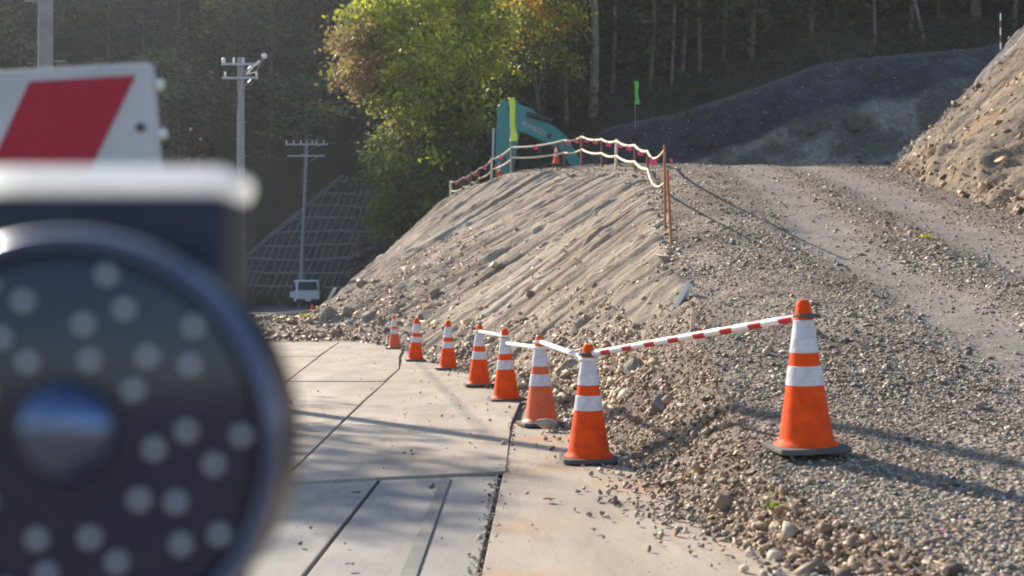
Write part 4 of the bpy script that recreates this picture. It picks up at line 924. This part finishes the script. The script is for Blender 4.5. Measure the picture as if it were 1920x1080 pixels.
# yellow-green sunlit tree at the centre
def ell_pts(n, cx, cy, rx_, ry_, d0, dd, shell=.45):
    out = []
    while len(out) < n:
        q = rng.normal(size=3); q /= np.linalg.norm(q); q *= rng.uniform(shell, 1)
        out.append(P(cx + q[0] * rx_, cy + q[2] * ry_, d0 + q[1] * dd))
    return np.array([p[:] for p in out])
YG, OL, BR_, PK, OR_, DG = (.46, .50, .045), (.25, .28, .06), (.30, .24, .07), (.30, .20, .11), (.46, .27, .04), (.05, .085, .025)
def crown_tree(name, base, fork, groups, trunk_r, m, label, cat='tree', nlimb=9):
    t = empty(name, base); tag(t, label, cat); mb = MB(); base = Vector(base); tips = []
    fork = Vector(fork); pts = [base + (fork - base) * f + Vector((.15 * math.sin(f * 5), 0, 0)) for f in np.linspace(0, 1, 7)]
    mb.tube([p - base for p in pts], np.linspace(trunk_r, trunk_r * .6, 7), 10)
    C = np.concatenate([g[0] for g in groups]); tg = C[rng.choice(len(C), nlimb, replace=False)]
    for q in tg:
        s0 = pts[rng.integers(3, 7)]; e = Vector(q); ps = [s0.lerp(e, f) + Vector((0, 0, .6 * math.sin(f * 3.1) * .5)) + Vector(rng.normal(size=3) * .12) for f in np.linspace(0, 1, 6)]
        mb.tube([p - base for p in ps], np.linspace(trunk_r * .42, .02, 6), 6)
        for f in (2, 3, 4):
            e2 = Vector(C[rng.integers(len(C))]); e2 = ps[f].lerp(e2, .35); mb.tube([p - base for p in (ps[f], ps[f].lerp(e2, .5) + Vector((0, 0, .15)), e2)], [trunk_r * .16, .03, .012], 5)
    mb.build('trunk', m, t, smooth=True)
    L = []
    for pts_, per, rad, size, cols in groups:
        V, F, Cc = clump_leaves(pts_, per, rad, size, cols); L.append((V - np.array(base[:])[None], F, Cc))
    V, F, Cc = join_geo(L); mesh_np('crown', V, F, M['leaf'], t, attrs={'col': Cc})
    return t
def mixcols(n, opts, pw): return np.array(opts)[rng.choice(len(opts), n, p=pw)]
g = []
for cx, cy, rx_, ry_, n, cols, pw in ((815, 75, 155, 130, 230, (YG, OL, BR_), (.6, .3, .1)), (672, 105, 50, 80, 64, (PK, BR_, OL), (.4, .35, .25)), (700, 30, 65, 55, 44, (BR_, OL, YG), (.3, .35, .35)),
                                  (775, 195, 85, 60, 56, (YG, OL, DG), (.45, .4, .15)), (790, 275, 60, 55, 26, (OL, YG, DG), (.5, .25, .25)), (860, 190, 60, 60, 30, (OL, YG, DG), (.45, .3, .25)), (745, 225, 22, 20, 7, (PK, YG), (.5, .5)), (830, -90, 190, 90, 90, (YG, OL), (.6, .4))):
    g.append((ell_pts(n, cx, cy, rx_, ry_, 66, 4.5), 55, .42, .15, mixcols(n, cols, pw)))
crown_tree('maple_tree', (-1.6, 66.5, float(hill_z(-1.6, 66.5)) + 2), P(860, 130, 66.5), g, .28, M['bark'], 'sunlit yellow green tree with brownish left edge above the slope', nlimb=22)
g = []
for cx, cy, rx_, ry_, n, cols, pw in ((1005, 30, 95, 45, 60, (OR_, OL, YG), (.4, .4, .2)), (960, 110, 65, 55, 34, (OL, OR_, DG), (.5, .2, .3)), (925, 185, 55, 70, 34, (OL, (.12, .16, .05), DG), (.4, .35, .25)), (1055, 95, 50, 60, 18, (OL, (.12, .15, .04)), (.4, .6)), (1010, -60, 120, 60, 45, (OR_, YG), (.5, .5))):
    g.append((ell_pts(n, cx, cy, rx_, ry_, 70.5, 3.0), 45, .42, .14, mixcols(n, cols, pw)))
crown_tree('maple_tree', (1.6, 72.5, float(hill_z(1.6, 72.5)) - .3), P(1000, 70, 72), g, .15, M['bark'], 'thin tree with orange tinged leaves above the excavator', nlimb=12)
g = []
for cx, cy, rx_, ry_, n in ((765, 315, 85, 80, 100), (732, 395, 45, 75, 55), (840, 260, 60, 70, 50), (812, 385, 50, 55, 40)):
    g.append((ell_pts(n, cx, cy, rx_, ry_, 66.5, 2.6, .3), 60, .36, .13, mixcols(n, ((.10, .16, .04), (.14, .20, .05), (.20, .24, .06)), (.45, .35, .2))))
crown_tree('shrub', (-5.2, 66.5, .4), P(780, 320, 66.5), g, .14, M['bark'], 'dense dark green climber covered shrub left of the embankment crest', 'shrub', 14)

# trees whose trunks can be told apart, on the hill behind
SPEC = [(1112, 73.5, .30, 0, 'thick pale forked trunk', 1), (1062, 74, .13, -.05, 'thin leaning trunk left of the forked one', 1), (985, 76, .14, .03, 'slim trunk behind the excavator boom', 0), (1262, 74, .10, .0, 'very thin straight trunk right of the green flag', 1),
        (1308, 74.5, .16, .01, 'straight trunk above the left end of the dark slope', 0), (1352, 75, .13, .06, 'slim slanting trunk above the dark slope', 0), (1405, 78, .15, .0, 'dim straight trunk over the middle of the dark slope', 0),
        (1478, 80, .14, -.03, 'dim thin trunk left of the bush on the dark slope', 0), (1640, 72.5, .12, -.05, 'slim trunk above the highest part of the dark slope', 0), (1738, 72, .11, -.22, 'pale trunk leaning left over the dark slope top', 1),
        (1832, 74, .34, .0, 'thick straight trunk near the right bank top', 0), (1866, 76, .14, -.06, 'slim trunk right of the thick straight trunk', 0), (1905, 75, .13, -.04, 'slim trunk at the right edge of the picture', 0), (1215, 79, .12, .02, 'dim thin trunk behind the green flag', 0), (925, 77, .12, -.06, 'slim pale trunk behind the excavator arm', 1)]
for px, d, r, lean, lab, pale in SPEC:
    X = (px - 960) / FPX * d; z0 = float(hill_z(X, d)) - .3; H = rng.uniform(14, 18); base = Vector((X, d, z0))
    t = empty('tree', base); tag(t, lab + ' in the dark forest', 'tree', 'trees with visible trunks behind the site'); mb = MB(); tips = []
    pts = [Vector((lean * H * f + .12 * math.sin(f * 6 + px), 0, H * f)) for f in np.linspace(0, 1, 9)]
    mb.tube(pts, np.linspace(r, r * .3, 9), 9)
    if r == .30: mb.tube([pts[4] + Vector((0, 0, -.4)), pts[4] + Vector((.75, 0, 1.0)), pts[4] + Vector((1.1, .1, 4)), pts[4] + Vector((1.5, .2, 8))], [.19, .17, .13, .06], 8)
    if r == .30: mb.tube([pts[2], pts[2] + Vector((-1.3, 0, 2.0)), pts[2] + Vector((-2.0, 0, 5))], [.09, .06, .02], 6)
    for k in range(8):
        i = rng.integers(4, 9); limb(mb, pts[i], (rng.normal(), rng.normal(), rng.uniform(.1, .9)), rng.uniform(2, 4), r * .3, 1, tips, 5)
    mb.build('trunk', M['bark_pale'] if pale else M['bark'], t, smooth=True)
    C = np.array([p[:] for p in tips]); k = rng.choice(len(C), min(70, len(C)), replace=False); C = C[k]
    V, F, Cc = clump_leaves(C, 22, .55, .17, mixcols(len(C), ((.06, .10, .03), (.045, .08, .025), (.12, .12, .035)), (.5, .3, .2)), droop=.6); mesh_np('crown', V, F, M['leaf_shade'], t, attrs={'col': Cc})

# the far wood: one mass
def wood(name, spots, label, pal, pw, hrange, crown_r, per, leaf, trunk=True, low=.25):
    VV = []; 
    tm = MB()
    for (X, Y) in spots:
        z0 = float(hill_z(X, Y)) - .4; H = rng.uniform(*hrange); rr = rng.uniform(*crown_r); nC = int(rng.integers(22, 32))
        q = rng.normal(size=(nC, 3)); q /= np.linalg.norm(q, axis=1)[:, None]; q *= rng.uniform(.45, 1, (nC, 1)) * (1 + .25 * rng.normal(size=(nC, 1)))
        C = np.array([X, Y, z0 + H * (1 + low) / 2]) + q * np.array([rr, rr, H * (1 - low) / 2])
        base = np.array(pal)[rng.choice(len(pal), p=pw)] * rng.uniform(.55, 1.6)
        VV.append(clump_leaves(C, per, rr * .19, leaf, base[None] * rng.uniform(.75, 1.25, (nC, 1)), .10, .45, .8))
        if trunk: tm.tube([Vector((X, Y, z0)), Vector((X + .3, Y, z0 + H * .5)), Vector((X + .2, Y + .2, z0 + H * .95))], [.16, .12, .03], 6, False)
    V, F, Cc = join_geo(VV); n0 = len(V); mi = np.zeros(len(F), int)
    if trunk:
        tv = np.array([p for p in tm.v]); tf = np.array(tm.f); V = np.concatenate([V, tv]); F = np.concatenate([F, tf + n0]); Cc = np.concatenate([Cc, np.full((len(tv), 3), .08)]); mi = np.concatenate([mi, np.ones(len(tf), int)])
    o = mesh_np(name, V, F, None, attrs={'col': Cc}, mats=[M['leaf_shade'], M['bark']], midx=mi); return tag(o, label, 'forest', kind='stuff')
sp = []
for X in np.arange(-62, -6, 5.0):
    yb = float(np.interp(X, HX, HYB)); off = 8.5 if -25 < X < -9 else 0
    for Y in np.arange(yb + off, yb + 38, 5.0):
        x_, y_ = X + rng.uniform(-2.2, 2.2), Y + rng.uniform(-2.2, 2.2)
        if abs(x_ / y_ + .0) < .52 and float(hill_z(x_, y_)) < 34 : sp.append((x_, y_))
wood('mixed_forest', sp, 'dim mixed autumn wood covering the hillside at left', ((.10, .16, .075), (.14, .17, .08), (.24, .15, .08), (.21, .19, .06), (.065, .10, .07), (.05, .075, .045)), (.22, .2, .16, .16, .14, .12), (8, 15), (2.6, 4.8), 52, .25)
sp = []
for X in np.arange(-7, 52, 3.0):
    yb = float(np.interp(X, HX, HYB))
    for Y in np.arange(yb + 4.5, yb + 34, 3.6):
        x_, y_ = X + rng.uniform(-1.4, 1.4), Y + rng.uniform(-1.5, 1.5)
        if abs(x_ / y_) < .5 and float(hill_z(x_, y_)) < 40: sp.append((x_, y_))
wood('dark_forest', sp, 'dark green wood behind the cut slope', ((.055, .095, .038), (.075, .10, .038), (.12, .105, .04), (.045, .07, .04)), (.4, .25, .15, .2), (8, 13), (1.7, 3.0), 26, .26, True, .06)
# understorey and grass at the cut edge, roadside grass
n = 950; x = rng.uniform(-8, 36, n); y = np.interp(x, HX, HYB) + rng.uniform(.8, 14, n); C = np.stack([x, y, hill_z(x, y) + rng.uniform(0, 3.2, n) ** 1.2 * sstep(1, 5, y - np.interp(x, HX, HYB))], 1)
V, F, Cc = clump_leaves(C, 26, .5, .16, mixcols(n, ((.06, .10, .035), (.09, .10, .035), (.14, .095, .045)), (.5, .3, .2)), droop=.6); tag(mesh_np('undergrowth', V, F, M['leaf_shade'], attrs={'col': Cc}), 'low undergrowth along the top of the cut slope', 'undergrowth', kind='stuff')
n = 150; x = rng.uniform(-25, -9, n); y = rng.uniform(91, 95, n) ; C = np.stack([x, y, ground_z(x, y) + rng.uniform(0, .6, n)], 1)
V, F, Cc = clump_leaves(C, 30, .3, .12, mixcols(n, ((.05, .11, .03), (.07, .12, .035)), (.5, .5))); tag(mesh_np('roadside_grass', V, F, M['leaf_shade'], attrs={'col': Cc}), 'green grass along the road at the foot of the grid slope', 'grass', kind='stuff')
# bush on the dark slope edge
q = P(1560, 112, 70.2); bs = empty('bush', q - Vector((0, 0, 1.0))); tag(bs, 'small leafless looking bush on the top edge of the dark slope', 'bush'); mb = MB(); tips = []
for k in range(7): limb(mb, (0, 0, 0), (rng.normal() * .5, rng.normal() * .4, 1), rng.uniform(1.2, 2.2), .04, 1, tips, 4)
mb.build('stem', M['bark'], bs); C = np.array([p[:] for p in tips]); V, F, Cc = clump_leaves(C, 5, .18, .08, tint((.09, .10, .04), len(C))); mesh_np('foliage', V, F, M['leaf_shade'], bs, attrs={'col': Cc})
# small yellow weeds
def weed(pos, sz, label, col):
    t = empty('weed', pos); tag(t, label, 'weed', 'small yellow weeds on bare ground'); n = 40; C = rng.normal(size=(n, 3)) * np.array([sz, sz, sz * .35]); C[:, 2] = np.abs(C[:, 2])
    V, F, Cc = leaves_geo(C, sz * .4 * rng.uniform(.6, 1.2, n), tint(col, n)); mesh_np('leaf_tuft', V, F, M['leaf'], t, attrs={'col': Cc})['kind'] = 'stuff'; mb = MB()
    for k in range(4): mb.tube([(0, 0, -.02), Vector(C[k]) * .8], [.006, .003], 4)
    mb.build('stem', M['bark'], t)
wx, wy = 5.62, 16.6; weed((wx, wy, float(ramp_z(wx, wy))), .07, 'yellow green weed on the gravel between the wheel tracks', (.50, .50, .03))
weed((-6.15, 36.3, float(ground_z(-6.15, 36.3)) + .03), .16, 'yellow plant patch on the dirt mound by the white truck', (.34, .30, .06))
weed((1.05, 4.95, .14), .025, 'small green weed at the gravel edge near the front', (.22, .35, .03))
# fallen leaves
def leaf(px, py, sz, m, label, z=.016, d=None):
    d = d or FPX * (CAM_H - z) / (py - HOR); p = P(px, py, d); mb = MB(); n = 8; V = [Vector((0, 0, .012 * sz / .05))]
    for k in range(n): a = 2 * math.pi * k / n; r = sz * (1 if k % 2 else .5) * random.uniform(.8, 1.1); V.append(Vector((math.cos(a) * r, math.sin(a) * r * .7, random.uniform(0, .35) * sz)))
    mb.add(V, [(0, k + 1, (k + 1) % n + 1) for k in range(n)]); mb.tube([V[0], V[1] * 1.3], [.0025, .0015], 4); o = mb.build('fallen_leaf', m); o.location = p; o.rotation_euler = (0, 0, random.uniform(0, 6)); tag(o, label, 'leaf', 'fallen leaves on the plates')
leaf(1030, 938, .045, M['leaf_brown'], 'curled brown leaf on the rusty plate, nearest to the front cone')
leaf(1114, 995, .032, M['leaf_brown'], 'brown leaf in the middle of the rusty plate')
leaf(1165, 948, .026, M['leaf_brown'], 'small brown leaf near the gravel edge of the rusty plate')
leaf(668, 925, .045, M['leaf_brown'], 'brown leaf on the grey boards')
leaf(655, 1060, .03, M['leaf_brown'], 'dark brown leaf at the bottom of the grey boards')
leaf(850, 742, .05, M['leaf_brown'], 'dark clump on the beige plate left of the cone bars')
leaf(890, 763, .03, M['leaf_brown'], 'small brown leaf below the cone bars')
leaf(806, 757, .03, M['leaf_brown'], 'small brown leaf on the beige plate centre')
for px, py, d, m, lb in ((1768, 942, 4.3, 'pink', 'tiny red scrap lying in the cone shadow on the gravel'), (1812, 965, 4.15, 'leaf_yellow', 'yellow leaf on the gravel near the right edge'), (1446, 1000, 4.85, 'leaf_yellow', 'yellow leaf at the gravel border near the front')):
    X = (px - 960) / FPX * d; leaf(px, py, .022, M[m], lb, d=d); bpy.data.objects[-1] if False else None
for o in [o for o in COL.objects if o.name.startswith('fallen_leaf') and o.location.x > 1.0]: o.location.z = float(ramp_z(o.location.x, o.location.y)) + .03

# two roadside trees left of the frame whose shadows fall on the plates
def shade_tree(x, y, H, label):
    t = empty('tree', (x, y, -.05)); tag(t, label, 'tree', 'sparse roadside trees left of the plates'); mb = MB(); tips = []
    pts = [Vector((.15 * math.sin(f * 4), .1 * math.sin(f * 3), H * f)) for f in np.linspace(0, 1, 8)]; mb.tube(pts, np.linspace(.13, .03, 8), 8)
    for k in range(16):
        i = rng.integers(3, 8); limb(mb, pts[i], (rng.normal(), rng.normal(), rng.uniform(.0, .8)), rng.uniform(.7, 1.3), .045, 1, tips, 5)
    mb.build('trunk', M['bark'], t, smooth=True); C = np.array([p[:] for p in tips]); V, F, Cc = clump_leaves(C, 5, .22, .09, tint((.2, .15, .04), len(C))); mesh_np('crown', V, F, M['leaf'], t, attrs={'col': Cc})
shade_tree(-11.6, 21.8, 9.5, 'sparse roadside tree standing out of view at left')
shade_tree(-10.3, 18.8, 8.6, 'shorter sparse roadside tree standing out of view at left')

# ------------------------------------------------------------------ valley haze
mb = MB(); mb.box((0, 0, 56), (1240, 1240, 122)); hz = mb.build('haze', None if False else M['dirt'])
hm = bpy.data.materials.new('thin_haze'); hm.use_nodes = True; hn = hm.node_tree; hn.nodes.remove(hn.nodes['Principled BSDF'])
pv = hn.nodes.new('ShaderNodeVolumePrincipled'); pv.inputs['Color'].default_value = (.86, .91, 1.0, 1); pv.inputs['Density'].default_value = .00034; pv.inputs['Anisotropy'].default_value = .45
hn.links.new(pv.outputs[0], hn.nodes['Material Output'].inputs['Volume']); hz.data.materials.clear(); hz.data.materials.append(hm)
tag(hz, 'thin bluish haze filling the valley air', kind='stuff')
